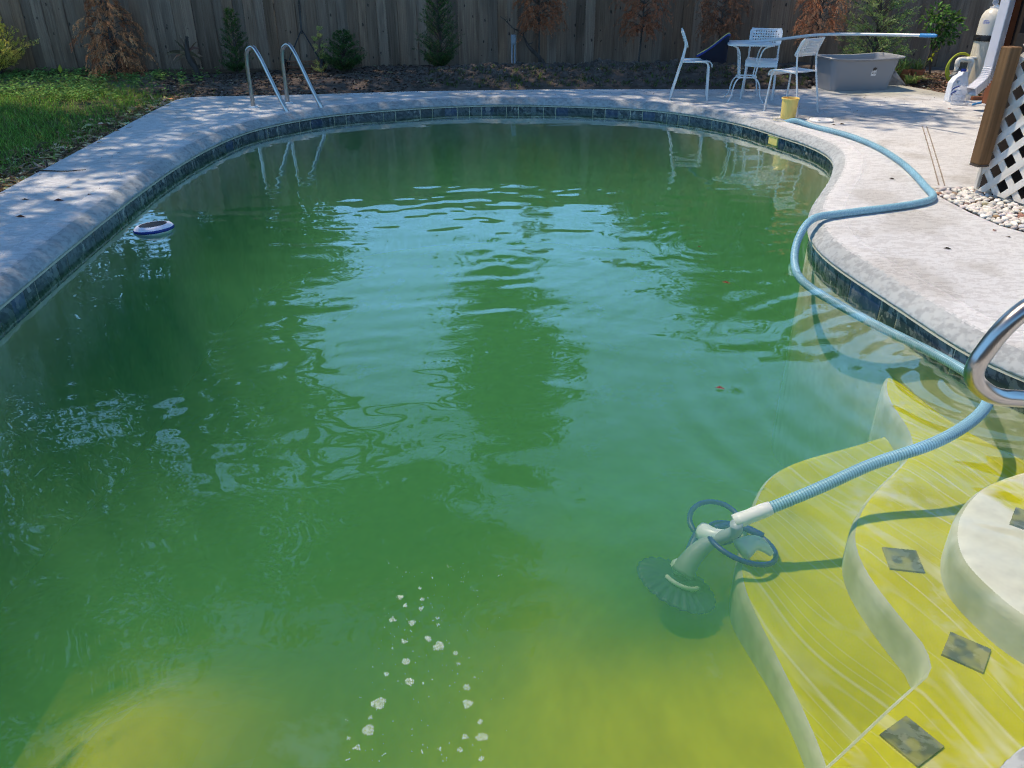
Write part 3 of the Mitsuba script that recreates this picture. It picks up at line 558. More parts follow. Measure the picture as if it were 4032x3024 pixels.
# grey storage tub with a sticker
tub = thing('storage_tub', 'large grey plastic tub with a white sticker, open on the deck', 'tub'); R = rz(.185); o = np.array([4.44, 10.915, 0.])
def rrect(w, d, r, n=48):
    q = rounded(w, d, r); L = q.exterior.length; s0 = q.exterior.project(Point(w / 2, 0)); return np.array([q.exterior.interpolate((s0 + t * L) % L).coords[0] for t in np.linspace(0, 1, n, endpoint=False)])
secs = []
for w, d, z, r in [(.70, .32, .006, .05), (.80, .40, .0, .06), (.815, .41, .02, .06), (.94, .50, .375, .07), (.955, .515, .385, .07), (1.05, .575, .392, .08), (1.06, .585, .402, .08), (1.05, .575, .409, .08), (.965, .515, .404, .07), (.935, .492, .37, .07), (.80, .39, .025, .05), (.6, .2, .02, .05)]:
    q = rrect(w, d, r, 96); zz = z - (.022 * (1 - (2 * q[:, 0] / w) ** 2).clip(0) if z > .3 else 0); secs.append(np.column_stack([q, np.broadcast_to(zz, (96,))]))
v = np.vstack(secs + [[[0, 0, .02]], [[0, 0, .006]]]); f = grid_faces(len(secs), 96, False, True); n96 = np.arange(96)
f = np.vstack([f, np.stack([(len(secs) - 1) * 96 + n96, (len(secs) - 1) * 96 + (n96 + 1) % 96, n96 * 0 + len(secs) * 96], 1), np.stack([n96, n96 * 0 + len(secs) * 96 + 1, (n96 + 1) % 96], 1)])
put(tub, 'shell', move((v, f), R, o), 'grey_plastic', 30)
def on_front(x, z, w, h, d=.0015, lift=0.):
    tl = math.atan2(.045, .355); y = -(.205 + .045 * (z - .02) / .355) - .001 - lift
    return move(move(bx((0, 0, 0), (w, d, h)), rx(tl)), R, o + R @ np.array([x, y, z]))
put(tub, 'sticker', on_front(.13, .235, .068, .108), 'white_plastic', label='white sticker with dark pictograms')
put(tub, 'sticker_print', cat([on_front(.133, .262, .05, .036, .0012, .0012)] + [on_front(.13 + i * .019 - .019, .214, .013, .014, .0012, .0012) for i in range(3)]), 'black_plastic', label='dark pictograms printed on the sticker')
put(tub, 'sticker_mark', on_front(.115, .238, .02, .006, .0012, .0014), 'rust')

# wedge of grey concrete behind the tub
wd = trimesh.convex.convex_hull(np.array([(4.9, 11.33, -.02), (5.29, 11.18, -.01), (5.30, 11.30, -.02), (5.03, 11.30, .27), (5.08, 11.36, .265), (4.92, 11.30, .25), (4.9, 11.45, -.02)]))
scene['concrete_grey'] = {'type': 'twosided', 'b': {'type': 'principled', 'base_color': proc(lambda p, n, uv: mix(mi.Color3f(.17, .17, .175), mi.Color3f(.34, .34, .35), smoothstep(.35, .65, fbm(p.x * 12 + 3 * noise(p.x * 9, p.y * 9, p.z * 9), p.y * 12, p.z * 12, 4)))), 'roughness': .85}}
single('concrete_wedge', (np.array(wd.vertices), np.array(wd.faces)), 'concrete_grey', 'sloping wedge of grey mottled concrete at the right end of the tub', 'concrete block')

# yellow skimmer basket-like cup, white lid
cup = thing('yellow_bucket', 'small yellow plastic bucket standing on the pool edge', 'bucket')
put(cup, 'body', lathe([(0, .004), (.066, .004), (.072, 0), (.075, .004), (.084, .19), (.084, .196), (.092, .197), (.093, .205), (.090, .210), (.080, .209), (.077, .2), (.067, .02), (0, .018)], 40, (2.932, 8.715, 0)), 'yellow_plastic', 30)
ld = thing('skimmer_cover', 'round white skimmer cover lying flat on the deck beside the bucket', 'cover')
put(ld, 'disc', lathe([(0, .0), (.118, .0), (.122, .004), (.122, .014), (.118, .018), (.1, .0185), (.098, .0155), (0, .0155)], 40, (3.235, 8.56, .001)), 'white_plastic', 30)
put(ld, 'finger_hole', lathe([(0, .0175), (.012, .0175), (.014, .016)], 14, (3.2, 8.52, .001)), 'black_plastic')
single('skimmer_well_ring', lathe([(.072, .0005), (.075, .004), (.098, .004), (.1, .0005)], 32, (2.85, 8.62, .0005)), 'mortar', 'thin pale ring set in the deck by the yellow bucket', 'ring', smooth=30)

# ------------------------------------------------------------------ vacuum hose and cleaner
hp = spline([(2.86, 8.58, -.02), (2.91, 8.43, .03), (2.985, 8.2, .027), (3.12, 7.86, .026), (3.235, 7.3, .026), (3.21, 6.66, .026), (3.125, 6.15, .026), (3.02, 5.7, .026), (2.94, 5.46, .026), (2.66, 5.27, .026), (2.3, 5.13, .027), (2.1, 5.05, .028), (1.97, 4.98, .031), (1.86, 4.87, .005), (1.775, 4.74, -.09),
    (1.735, 4.58, -.165), (1.725, 4.38, -.185), (1.79, 4.08, -.183), (1.905, 3.74, -.182), (2.02, 3.46, -.18), (2.085, 3.24, -.176), (2.085, 3.04, -.165), (1.995, 2.87, -.152), (1.82, 2.70, -.15), (1.62, 2.60, -.185), (1.43, 2.565, -.235), (1.245, 2.51, -.29), (1.10, 2.47, -.335), (.973, 2.446, -.38)], step=.0028)
s = np.arange(len(hp)) * .0028
hr = .0232 + .0011 * np.sign(np.sin(2 * np.pi * s / .0112)) * np.abs(np.sin(2 * np.pi * s / .0112)) ** .6
hose = thing('pool_hose', 'long light blue ribbed hose snaking from the deck into the pool', 'hose')
hgr = np.clip(.5 + .7 * np.sin(2 * np.pi * s / .0112), 0, 1)[:, None]; hcol = np.array([.10, .24, .33]) * (1 - hgr) + np.array([.30, .53, .63]) * hgr
hcol *= (.8 + .4 * meshkit.fbm(np.column_stack([hp * 6]), 3, 3))[:, None]
put(hose, 'tube', tube(hp, hr, 16, caps=False), 'painted', True, color=vcol(hcol, 16))
cd = unit(hp[-1] - hp[-8]); put(hose, 'cuff', tube(hp[-1] + cd * np.linspace(-.03, .12, 6)[:, None], [.0265, .029, .029, .028, .030, .030], 16), 'white_plastic', True, label='white cuff at the sunken end of the hose')
cl = thing('pool_cleaner', 'pool cleaner with dark blue rings and round pleated skirt, sunk below the hose end', 'pool cleaner')
def putc(name, m, *a, **k): return put(cl, name, ((np.asarray(m[0]) - [.69, 2.505, -.80]) * .963 + [.665, 2.41, -.715], m[1]), *a, **k)
sk, up = np.array([.69, 2.505, -.80]), unit(np.array([.35, .12, .93]))
ax = unit(np.cross([0, 1, 0], up)); ay = np.cross(up, ax); B = np.stack([ax, ay, up], 1)
th = np.linspace(0, 2 * np.pi, 96, endpoint=False); rows = []
for r, z in [(.03, .03), (.08, .028), (.12, .018), (.165, .0), (.175, -.012), (.165, -.015), (.1, .0), (.03, .0)]:
    rr = r * (1 + (.02 * np.cos(th * 24) if r > .1 else 0)); rows.append(np.stack([rr * np.cos(th), rr * np.sin(th), z + (.006 * np.cos(th * 24) if r > .1 else 0 * th)], 1))
putc('skirt', move((np.vstack(rows), grid_faces(len(rows), 96, False, True)), B, sk), 'skirt_blue', True)
putc('skirt_trim', move(cat([tube(np.stack([.085 * np.cos(t := np.linspace(3.6, 5.5, 20)), .085 * np.sin(t), .04 + 0 * t], 1), .009, 8)]), B, sk), 'white_plastic', True)
putc('foot', move(bx((.0, .03, .06), (.085, .075, .06), None, .02), B, sk), 'clear_plastic_white', 30)
putc('body', tube(spline([sk + up * .05, (.745, 2.54, -.70), (.83, 2.56, -.62), (.90, 2.52, -.54), (.895, 2.50, -.485)], n=24), np.interp(np.linspace(0, 1, 24), [0, .25, .5, .7, 1], [.05, .04, .03, .026, .026]), 16), 'cleaner_body', True)
def ring(c, r, tubr, nrm, sq=1.):
    nrm = unit(np.asarray(nrm, float)); a = unit(np.cross([0, 0, 1.] if abs(nrm[2]) < .9 else [1., 0, 0], nrm)); b = np.cross(nrm, a); t = np.linspace(0, 2 * np.pi, 48, endpoint=False)
    return tube(np.asarray(c) + r * np.cos(t)[:, None] * a + sq * r * np.sin(t)[:, None] * b, tubr, 8, closed=True)
putc('bumper_ring', ring((.955, 2.57, -.64), .145, .011, (.25, .1, .95)), 'navy', True)
putc('bumper_ring', ring((.885, 2.735, -.66), .11, .012, (.0, -.25, .95)), 'navy', True)
putc('fairing', cat([tube(spline([(.80, 2.62, -.62), (.84, 2.57, -.60), (.93, 2.56, -.58)], n=10), np.linspace(.04, .016, 10), 10), tube(spline([(.93, 2.50, -.62), (1.0, 2.52, -.60), (1.06, 2.50, -.64)], n=10), np.linspace(.05, .012, 10), 10)]), 'clear_plastic_white', True)
putc('yoke', cat([tube(spline([(.80, 2.66, -.65), (.76, 2.6, -.68), (.72, 2.53, -.72)], n=8), .022, 8), tube(spline([(.86, 2.64, -.62), (.95, 2.66, -.62), (1.05, 2.6, -.63)], n=8), .016, 8)]), 'navy', True)

# floating round device
fsc = lambda m: (m[0] * 1.12, m[1])
fl = thing('pool_float', 'round white floating device with dark solar top and blue rim', 'pool float'); R = rx(-.05) @ ry(-.07); o = (-2.49, 5.33, WZ + .004)
put(fl, 'shell', move(fsc(lathe([(.117, .010), (.112, .018), (.102, .026), (.088, .030), (.082, .029)], 48)), R, o), 'float_white', True)
put(fl, 'rim', move(fsc(lathe([(.112, -.008), (.12, -.004), (.121, .005), (.117, .011)], 48)), R, o), 'navy', True, label='dark blue rim of the float')
put(fl, 'solar_cell', move(fsc(lathe([(.0829, .0292), (.05, .0302), (0, .0305)], 48)), R, o), 'cell_dark', True, label='dark round solar cell')
put(fl, 'base', move(fsc(lathe([(.112, -.006), (.10, -.03), (.06, -.05), (.02, -.09), (0, -.09)], 32)), R, o), 'float_white', True)

# ------------------------------------------------------------------ ladder and handrail
lad = thing('pool_ladder', 'stainless steel pool ladder with two arched rails at the far left corner', 'pool ladder')
dirv = unit(np.array([.48, -.29, 0])); side = np.array([.322, .288, 0])
prf = bend([(0, -.03), (0, .47), (.03, .61), (.13, .655), (.205, .565), (.455, .115), (.53, .0), (.55, -.16), (.575, -1.0)], .1, 8)
for j in range(2):
    o = np.array([-2.964, 9.448, 0]) + side * j
    put(lad, 'rail', tube(o + prf[:, :1] * dirv + prf[:, 1:] * [0, 0, 1.], .0235, 12), 'steel', True)
    put(lad, 'flange', lathe([(.026, .016), (.04, .014), (.056, .006), (.058, 0.001)], 24, o), 'white_plastic', 30)
for z in (-.185, -.45, -.72):
    c = np.array([-2.964, 9.448, 0]) + side / 2 + dirv * .56 + [0, 0, z]; put(lad, 'tread', bx(c, (.40, .075, .028), rz(math.atan2(side[1], side[0])), .006), 'white_plastic')
hr_ = thing('handrail', 'curved stainless steel handrail reaching over the pool steps at the right edge', 'handrail')
put(hr_, 'rail', tube([.022, 0, 0] + bend([(2.86, 2.07, -.02), (2.84, 2.05, 1.05), (2.70, 2.0, 1.28), (1.25, 1.60, .925), (1.045, 1.548, .83), (.985, 1.54, .69), (1.07, 1.565, .62), (1.25, 1.61, .585), (2.45, 1.93, .45), (2.60, 1.97, .40), (2.64, 1.98, -.02)], .12, 9), .0205, 16), 'steel', True)

# ------------------------------------------------------------------ reel mower, outlet post, fallen branch, dead palm-like plant
mw = thing('reel_mower', 'old rusty reel mower leaning its long handle on the fence', 'mower'); my = 12.0; wr = .105
for xw in (-3.225, -2.69):
    put(mw, 'wheel', move(lathe([(.06, -.02), (.085, -.024), (.1, -.022), (wr, -.012), (wr, .012), (.1, .022), (.085, .024), (.06, .02), (.06, -.02)], 32), ry(math.pi / 2), (xw, my, .14)), 'tyre', 30)
    put(mw, 'wheel_disc', move(lathe([(0, -.018), (.02, -.024), (.062, -.014), (.062, .014), (.02, .024), (0, .018)], 24), ry(math.pi / 2), (xw, my, .14)), 'rust', 30)
bl = []
for j in range(5):
    t = np.linspace(0, 1, 14); a = 2 * np.pi * j / 5 + t * 1.4; bl.append(tube(np.stack([-3.17 + .42 * t, my + .06 * np.cos(a), .13 + .06 * np.sin(a)], 1), .006, 5))
put(mw, 'reel', cat(bl), 'rust', kind='stuff'); put(mw, 'axle', tube([(-3.23, my, .13), (-2.69, my, .13)], .012, 8), 'rust', True)
put(mw, 'tie_bar', tube([(-3.19, my - .02, .215), (-2.72, my - .02, .218)], .011, 8), 'rust', True); put(mw, 'cutter_plate', bx((-2.955, my - .05, .075), (.46, .05, .012), rx(.3)), 'rust')
put(mw, 'handle_fork', cat([tube(bend([(-3.17, my, .15), (-3.155, my + .01, .25), (-2.985, my + .17, .60)], .05), .008, 8), tube(bend([(-2.73, my, .15), (-2.735, my + .01, .25), (-2.965, my + .17, .60)], .05), .008, 8)]), 'black_plastic', True)
put(mw, 'handle', tube([(-2.975, my + .15, .56), (-2.985, my + .26, 1.0), (-2.99, my + .36, 1.42)], [.014, .013, .012], 8), 'bark', True); put(mw, 'cross_grip', tube([(-3.2, my + .36, 1.42), (-2.78, my + .36, 1.42)], .013, 8), 'bark', True)
ob = thing('outlet_post', 'grey outdoor outlet box standing on two thin conduits before the fence', 'outlet box')
put(ob, 'box', bx((.022, 12.1, .495), (.074, .05, .118), None, .006), 'conduit_grey'); put(ob, 'cover', bx((.022, 12.072, .497), (.062, .01, .1), None, .004), 'conduit_grey')
for dx in (-.022, .02): put(ob, 'conduit', tube([(.02 + dx, 12.1, .0), (.022 + dx, 12.1, .44)], .0135, 10), 'conduit_grey', True)
put(ob, 'collar', bx((.021, 12.1, .432), (.068, .044, .016), None, .004), 'conduit_grey')
br = thing('fallen_branch', 'bare dark branch leaning out of the soil towards the outlet post', 'branch')
bp = spline([(.50, 11.95, .05), (.44, 11.98, .2), (.337, 12., .315), (.205, 12., .456), (.139, 12., .575), (.01, 12., .649), (-.087, 12., .737), (-.158, 12., .79)], n=30)
put(br, 'limb', tube(bp + rng.normal(0, .003, bp.shape), np.interp(np.arange(30), [0, 12, 16, 29], [.032, .026, .013, .005]), 8), 'bark', True)
put(br, 'twig', cat([tube(bp[18] + np.cumsum([[0, 0, 0], [.02, 0, .03], [.03, .0, .02]], 0), [.008, .006, .003], 6), tube(bp[14] + np.cumsum([[0, 0, 0], [.05, 0, .01], [.03, 0, .03]], 0), [.012, .008, .004], 6), tube(bp[25] + np.cumsum([[0, 0, 0], [-.02, 0, .05], [-.03, 0, .05]], 0), [.005, .004, .002], 5), tube(bp[22] + np.cumsum([[0, 0, 0], [.01, 0, -.06], [.0, 0, -.05]], 0), [.005, .003, .002], 5)]), 'bark')
dp = thing('withered_plant', 'withered brown strap-leaved plant between the dead conifer and the slim green one', 'plant')
put(dp, 'stem', tube(spline([(-4.45, 11.85, -.02), (-4.44, 11.85, .12), (-4.50, 11.85, .24), (-4.52, 11.85, .38), (-4.49, 11.85, .55)], n=14), np.interp(np.arange(14), [0, 6, 13], [.035, .05, .02]), 8), 'bark', True)
ms, cs = [], []
for a, (dx, dz, dr_) in enumerate([(-.3, .10, .10), (-.30, .02, .06), (-.26, -.03, .12), (.16, .05, .06), (.2, -.02, .03), (.13, .14, .02), (-.12, .22, .0), (.19, -.16, .0), (-.18, .18, .02), (.06, .2, 0), (-.22, -.14, .04), (.12, -.2, .05)]):
    q = np.array([-4.51, 11.84, .30 + .02 * (a % 4)]); t = np.linspace(0, 1, 8)[:, None]; pth = q + t * [dx, rng.normal(0, .05), dz + .1] - t ** 2 * [0, 0, dr_ + .06]
    w = np.interp(np.linspace(0, 1, 8), [0, .4, 1], [.012, .022, .003])[:, None]; n_ = np.array([0, .5, 1.]); ms.append((np.stack([pth - n_ * w, pth + n_ * w], 1).reshape(-1, 3), grid_faces(8, 2))); cs += [tones(1, (.13, .08, .045), .5)[0]] * 16
put(dp, 'leaves', cat(ms), 'dry', True, color=np.array(cs))
yl = thing('seedling', 'single bright yellow-green leaf on a stalk at the foot of the fence', 'seedling')
put(yl, 'leaf', leaves(np.array([[-6.23, 11.6, .10]]), np.array([[.15, .0, 1.]]), np.array([[.1, -1, 0.]]), .125, .062, .1), 'leaf', True, color=np.tile([.5, .52, .06], (4, 1)))
put(yl, 'stalk', cat([tube([(-6.26, 11.6, -.03), (-6.24, 11.6, .11)], .004, 5), tube([(-6.27, 11.6, .0), (-6.33, 11.6, .09)], .004, 5)]), 'bark')

# ------------------------------------------------------------------ right corner: filter, pipes, spout, pots, shrub
tk = thing('filter_tank', 'tall cream pool filter tank with black clamp band beside the downspout', 'filter tank'); tc = (6.16, 11.1, 0)
put(tk, 'lower_shell', lathe([(0, .0), (.14, .0), (.15, .02), (.152, .1), (.148, .56)], 40, tc), 'cream_plastic', 30)
put(tk, 'clamp_band', lathe([(.148, .56), (.162, .562), (.165, .575), (.165, .615), (.162, .63), (.146, .632)], 40, tc), 'black_plastic', 30)
put(tk, 'clamp_bolt', bx((5.985, 11.02, .597), (.04, .03, .028), None, .004), 'black_plastic')
put(tk, 'upper_shell', lathe([(.146, .632), (.142, .80), (.132, .86), (.105, .91), (.06, .94), (.035, .945)], 40, tc), 'cream_pale', True)
put(tk, 'valve_cap', lathe([(.06, .938), (.062, .955), (.03, .962), (.028, .98), (.0, .982)], 24, tc), 'white_plastic', 30)
put(tk, 'gauge', move(lathe([(0, -.012), (.035, -.012), (.038, 0), (.035, .012), (0, .012)], 24), rx(math.pi / 2), (6.13, 11.08, 1.01)), 'bottle_clear', 30)
lgm = []
for j, (z, w, hh) in enumerate([(.80, .055, .008), (.785, .09, .011), (.768, .08, .006)]):
    a = np.linspace(-2.55 - w / .29, -2.55 + w / .29, 9); zc = z + (.006 * np.sin(np.linspace(0, 3, 9)) if j == 0 else 0)
    r_ = .1445; lgm.append((np.vstack([np.column_stack([tc[0] + r_ * np.cos(a), tc[1] + r_ * np.sin(a), zc - hh / 2 + 0 * a]), np.column_stack([tc[0] + r_ * np.cos(a), tc[1] + r_ * np.sin(a), zc + hh / 2 + 0 * a])]), grid_faces(2, 9)))
plain('logo_blue', (.28, .3, .6), .5); put(tk, 'logo', cat(lgm), 'logo_blue', label='small faded blue emblem on the upper tank')
pp = thing('pool_piping', 'white pipe bent over between a grey valve and the filter tank', 'pipe')
put(pp, 'pipe', cat([tube(bend([(5.735, 10.83, -.05), (5.70, 10.83, .36), (5.905, 10.86, .345), (5.90, 10.9, .0)], .06), .025, 12), tube([(5.8, 10.95, .36), (6.03, 11.02, .36)], .02, 10)]), 'pvc', True)
put(pp, 'elbow', cat([tube(bend([(5.712, 10.83, .28), (5.703, 10.83, .362), (5.80, 10.842, .357)], .06), .031, 12), tube(bend([(5.83, 10.85, .355), (5.905, 10.86, .347), (5.903, 10.87, .26)], .06), .031, 12)]), 'pvc', True)
put(pp, 'valve', cat([lathe([(.028, .085), (.036, .09), (.038, .235), (.03, .245)], 20, (5.725, 10.83, 0)), move(lathe([(0, -.06), (.045, -.055), (.058, -.02), (.06, .02), (.05, .045), (0, .05)], 24), rx(math.pi / 2), (5.73, 10.83, .165)), bx((5.66, 10.8, .17), (.06, .03, .025), None, .006)]), 'valve_grey', 30)
single('garden_hose', cat([ring((5.92, 11.15, .21 + .012 * j), .185 - .008 * j, .011, (.12, -1, .1)) for j in range(4)]), 'hose_green', 'coiled yellow-green garden hose behind the white pipe', 'garden hose', smooth=True)
ds = thing('downspout', 'white square downspout ending in a ribbed elbow above the ground', 'downspout')
Rm = rz(.55); pth = bend([(5.275, 9.3, 2.42), (5.275, 9.3, .33), (5.09, 9.22, .20)], .13, 14)
L = np.concatenate([[0], np.cumsum(np.linalg.norm(np.diff(pth, axis=0), axis=1))]); sL = np.concatenate([np.linspace(0, 1.92, 8), np.linspace(1.94, L[-1], 120)])
pth = np.stack([np.interp(sL, L, pth[:, i]) for i in range(3)], 1); tt = unit(np.gradient(pth, axis=0)); hz = unit(np.array([.225, .1, 0])); a_ = np.cross(tt, np.cross(hz, [0, 0, 1.])); a_ = unit(a_); b_ = np.cross(tt, a_)
crn = np.array(rounded(.092, .115, .012).exterior.segmentize(.03).coords)[:-1]; sc_ = 1 + np.where(sL > 1.96, .10 * np.sin(sL * 2 * np.pi / .026), 0)
v = pth[:, None] + sc_[:, None, None] * (crn[None, :, :1] * a_[:, None] + crn[None, :, 1:] * b_[:, None]); nb = int((sL <= 1.96).sum())
put(ds, 'pipe', (v[:nb].reshape(-1, 3), grid_faces(nb, len(crn), False, True)), 'downspout_white', 30); put(ds, 'elbow', (v[nb - 1:].reshape(-1, 3), grid_faces(len(sL) - nb + 1, len(crn), False, True)), 'downspout_white', 30, label='ribbed elbow at the foot of the downspout')
jug = thing('water_bottle', 'big crumpled clear plastic water bottle with blue bands on the deck', 'bottle'); jo = (5.21, 9.62, 0)
pf = [(0, .0), (.095, .0), (.105, .012), (.103, .045), (.096, .055), (.108, .07), (.11, .12), (.102, .135), (.108, .15), (.1, .185), (.07, .215), (.035, .235), (.03, .25)]
v, f = lathe(pf, 40); v = v * [1, .85, .86] * (1 + .16 * (meshkit.fbm(v * 16, 3, 4)[:, None] - .5)); put(jug, 'body', move((v, f), rz(.3), jo), 'bottle_clear', 25)
for a0, z in ((2.3, .09), (2.6, .15)):
    t = np.linspace(a0, a0 + 1.3, 10); put(jug, 'band', tube(np.stack([jo[0] + .108 * np.cos(t), jo[1] + .095 * np.sin(t), z + .05 * (t - a0)], 1), .007, 6), 'navy', True)
dj = thing('detergent_jug', 'white jug with a handle hole and blue cap behind the water bottle', 'jug')
pl = Polygon([(-.10, 0), (.09, 0), (.10, .1), (.085, .2), (.05, .285), (.045, .315), (.0, .315), (-.005, .29), (-.06, .26), (-.10, .2)]).buffer(.008, 4).difference(Point(-.045, .215).buffer(.022))
v, f = extrude(pl, .09); put(dj, 'body', move((np.column_stack([v[:, 0], v[:, 2] - .045, v[:, 1]]) * 1.0, f), rz(.15), (5.27, 9.86, .009)), 'clear_plastic_white', 30)
put(dj, 'cap', lathe([(0, .36), (.028, .36), (.03, .355), (.03, .322), (0, .322)], 20, (5.293, 9.863, -.0)), 'navy', 30)
br_ = thing('pool_brush', 'blue-handled scrubbing brush lying beside the water bottle', 'brush')
put(br_, 'handle', tube([(5.30, 9.50, .02), (5.42, 9.56, .03), (5.5, 9.60, .045)], [.012, .014, .016], 8), 'handle_blue', True); put(br_, 'head', move(bx((0, 0, 0), (.1, .05, .05), rz(.4), .01), None, (5.53, 9.58, .04)), 'handle_blue'); put(br_, 'bristles', bx((5.56, 9.56, .02), (.09, .05, .035), rz(.4)), 'black_plastic')
hc = trimesh.creation.icosphere(3, .12); hv = np.array(hc.vertices) * [1.1, .8, .45]; hv *= 1 + .5 * (meshkit.fbm(hv * 14 + 5, 3, 2)[:, None] - .5); hv[:, 2] = np.maximum(hv[:, 2], -.01)
single('dark_cloth', (hv + [5.72, 9.62, .01], np.array(hc.faces)), 'black_plastic', 'crumpled dark cloth on the deck by the wooden post', 'cloth', smooth=True)
for j, (x, y, ln, yaw) in enumerate([(5.62, 9.95, .22, .1), (5.55, 10.02, .2, .5)]):
    single('wood_piece', bx((x, y, .025), (ln, .05, .04), rz(yaw), .006), 'cedar' if j == 0 else 'mortar', ['short red-brown piece of wood on the deck behind the bottle', 'short pale piece of wood beside the red-brown one'][j], 'wood')
for j, (x, y) in enumerate([(5.33, 11.45), (5.50, 11.42)]):
    pk = thing('plant_pot', ['terracotta pot of green strap leaves next to the concrete wedge', 'terracotta pot of green strap leaves nearer the leafy shrub'][j], 'plant pot')
    z0 = .02; put(pk, 'pot', lathe([(0, z0), (.06, z0), (.085, z0 + .13), (.095, z0 + .13), (.097, z0 + .16), (.088, z0 + .16), (.08, z0 + .14), (0, z0 + .13)], 28, (x, y, 0)), 'terracotta', 30)
    n = 46; a = rng.uniform(0, 2 * np.pi, n); d = np.stack([np.cos(a) * .6, np.sin(a) * .6, rng.uniform(.6, 1.4, n)], 1); m = blades(np.tile([x, y, z0 + .13], (n, 1)) + rng.normal(0, .02, (n, 3)) * [1, 1, 0], d, np.stack([-np.sin(a), np.cos(a), a * 0], 1), rng.uniform(.16, .32, n), .016, .25)
    put(pk, 'leaves', m, 'leaf', True, color=vcol(tones(n, (.26, .37, .12), .3), 5))
for nm, lb, x, y, L0, n, sp in [('strap_plant', 'clump of long green strap leaves between tub and first pot', 5.16, 11.42, .42, 60, .5), ('strap_plant', 'low clump of green strap leaves in front of the pots', 5.37, 11.26, .26, 80, .9), ('strap_plant', 'small green clump beside the post, below the downspout', 5.55, 10.05, .16, 30, .8)]:
    k = thing(nm, lb, 'plant', None); a = rng.uniform(0, 2 * np.pi, n); d = np.stack([np.cos(a) * sp, np.sin(a) * sp, rng.uniform(.5, 1.2, n)], 1)
    put(k, 'leaves', blades(np.tile([x, y, .02], (n, 1)) + rng.normal(0, .03, (n, 3)) * [1, 1, 0], d, np.stack([-np.sin(a), np.cos(a), a * 0], 1), L0 * rng.uniform(.6, 1.2, n), .016, .2), 'leaf', True, color=vcol(tones(n, (.30, .40, .14), .3), 5))
sbk = thing('leafy_shrub', 'small broad-leaved shrub with bare stems left of the filter tank', 'shrub')
heads = [(5.74, .77, .10), (5.83, .86, .11), (5.97, .77, .10), (6.06, .73, .09), (5.89, .50, .08), (6.05, .55, .12), (5.80, .70, .09), (5.98, .62, .1)]
st, lm, lc = [], [], []
for i, (hx, hz_, r) in enumerate(heads):
    b0 = np.array([5.82 + .1 * (i % 2), 11.9, .05]); st.append(tube(spline([b0, b0 + [.03 * (-1) ** i, 0, .3], (hx, 11.88, hz_)], n=9), np.linspace(.011, .005, 9), 6))
    n = 46; p = np.array([hx, 11.86, hz_]) + rng.normal(0, 1, (n, 3)) * r * [.55, .5, .5]; d = unit(p - [hx, 11.9, hz_ - .03]) + rng.normal(0, .3, (n, 3)) + [0, -.2, -.15]
    lm.append(leaves(p, d, rng.normal(0, .35, (n, 3)) + [-.2, -.5, .8], .075 * rng.uniform(.6, 1.3, n), .038, .12, .15)); lc.append(tones(n, (.11, .21, .055), .35))
for q in [(5.9, .36), (5.86, .29)]:
    p = np.array([q[0], 11.86, q[1]]) + rng.normal(0, .02, (5, 3)); lm.append(leaves(p, rng.normal(0, 1, (5, 3)), rng.normal(0, .3, (5, 3)) + [0, -.6, .8], .06, .03)); lc.append(tones(5, (.4, .45, .05), .1))
put(sbk, 'stems', cat(st), 'bark', True); put(sbk, 'crown', cat(lm), 'leaf', True, color=vcol(np.vstack(lc), 4))

# wooden post, lattice panel, porch
ld_ = unit(np.array([.33, -.94])); la = math.atan2(ld_[1], ld_[0]); LO = np.array([3.37, 5.70])
post = thing('wooden_post', 'square brown wooden post fixed to the lattice corner, its cut foot above the stones', 'post')
Rp = rz(.20); pv, pf_ = bx((0, 0, .603), (.092, .092, .765), None, .006); put(post, 'timber', move((pv, pf_), Rp, (3.315, 5.655, 0)), 'post_wood')
put(post, 'cut_end', move(bx((0, 0, .212), (.090, .090, .016), None, .004), Rp, (3.315, 5.655, 0)), 'bark', label='dark weathered end of the post')
lat = thing('lattice_panel', 'weathered white diagonal lattice standing on the white stones at the right edge', 'lattice')
def lat3(u, w, z): return np.column_stack([LO[0] + ld_[0] * u - ld_[1] * w * -1 * -1, LO[1] + ld_[1] * u + ld_[0] * w, z])
rect = sbox(0, .02, 1.5, 1.0); pit = .171; hw = .034
for sgn, w0 in ((1, 0.), (-1, .0085)):
    for i in range(-9, 14):
        c0 = i * pit + (.02 if sgn > 0 else .05); u0, u1 = (c0, c0 + 1.0) if sgn > 0 else (c0 + 1.0, c0)
        q = Polygon([(u0 - hw * 1.0, .0), (u0 + hw, .0), (u1 + hw, 1.02), (u1 - hw, 1.02)]).intersection(rect)
        if q.is_empty or q.area < .002: continue
        v, f = extrude(q, .007); vv = lat3(v[:, 0], w0 + v[:, 2], v[:, 1]); uvv = np.column_stack([(v[:, 0] - sgn * v[:, 1]) * .7 + i, (v[:, 0] + sgn * v[:, 1]) * .7]); put(lat, 'slat', (vv, f), 'lattice_wood', uv=uvv)
v, f = bx((.0, .5, 0), (.022, .84, .03)); v = v - [0, .07, 0]; put(lat, 'edge_strip', (lat3(v[:, 0] - .008, v[:, 2] + .006, v[:, 1] + .02), f), 'lattice_wood', uv=v[:, :2])
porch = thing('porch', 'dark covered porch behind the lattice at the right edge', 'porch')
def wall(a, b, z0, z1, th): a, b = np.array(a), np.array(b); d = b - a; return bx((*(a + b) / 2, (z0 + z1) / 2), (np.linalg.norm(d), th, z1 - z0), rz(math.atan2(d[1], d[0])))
put(porch, 'shade_sheet', wall((3.45, 5.84), (4.06, 4.2), -.05, 1.05, .03), 'porch_dark'); put(porch, 'wall', wall((5.52, 9.42), (5.3, 5.6), .0, 2.4, .06), 'porch_dark'); put(porch, 'wall', wall((5.3, 5.6), (5.3, 4.2), 1.0, 2.4, .06), 'porch_dark')  # first piece: near-black sheet added as the shade seen through the lattice
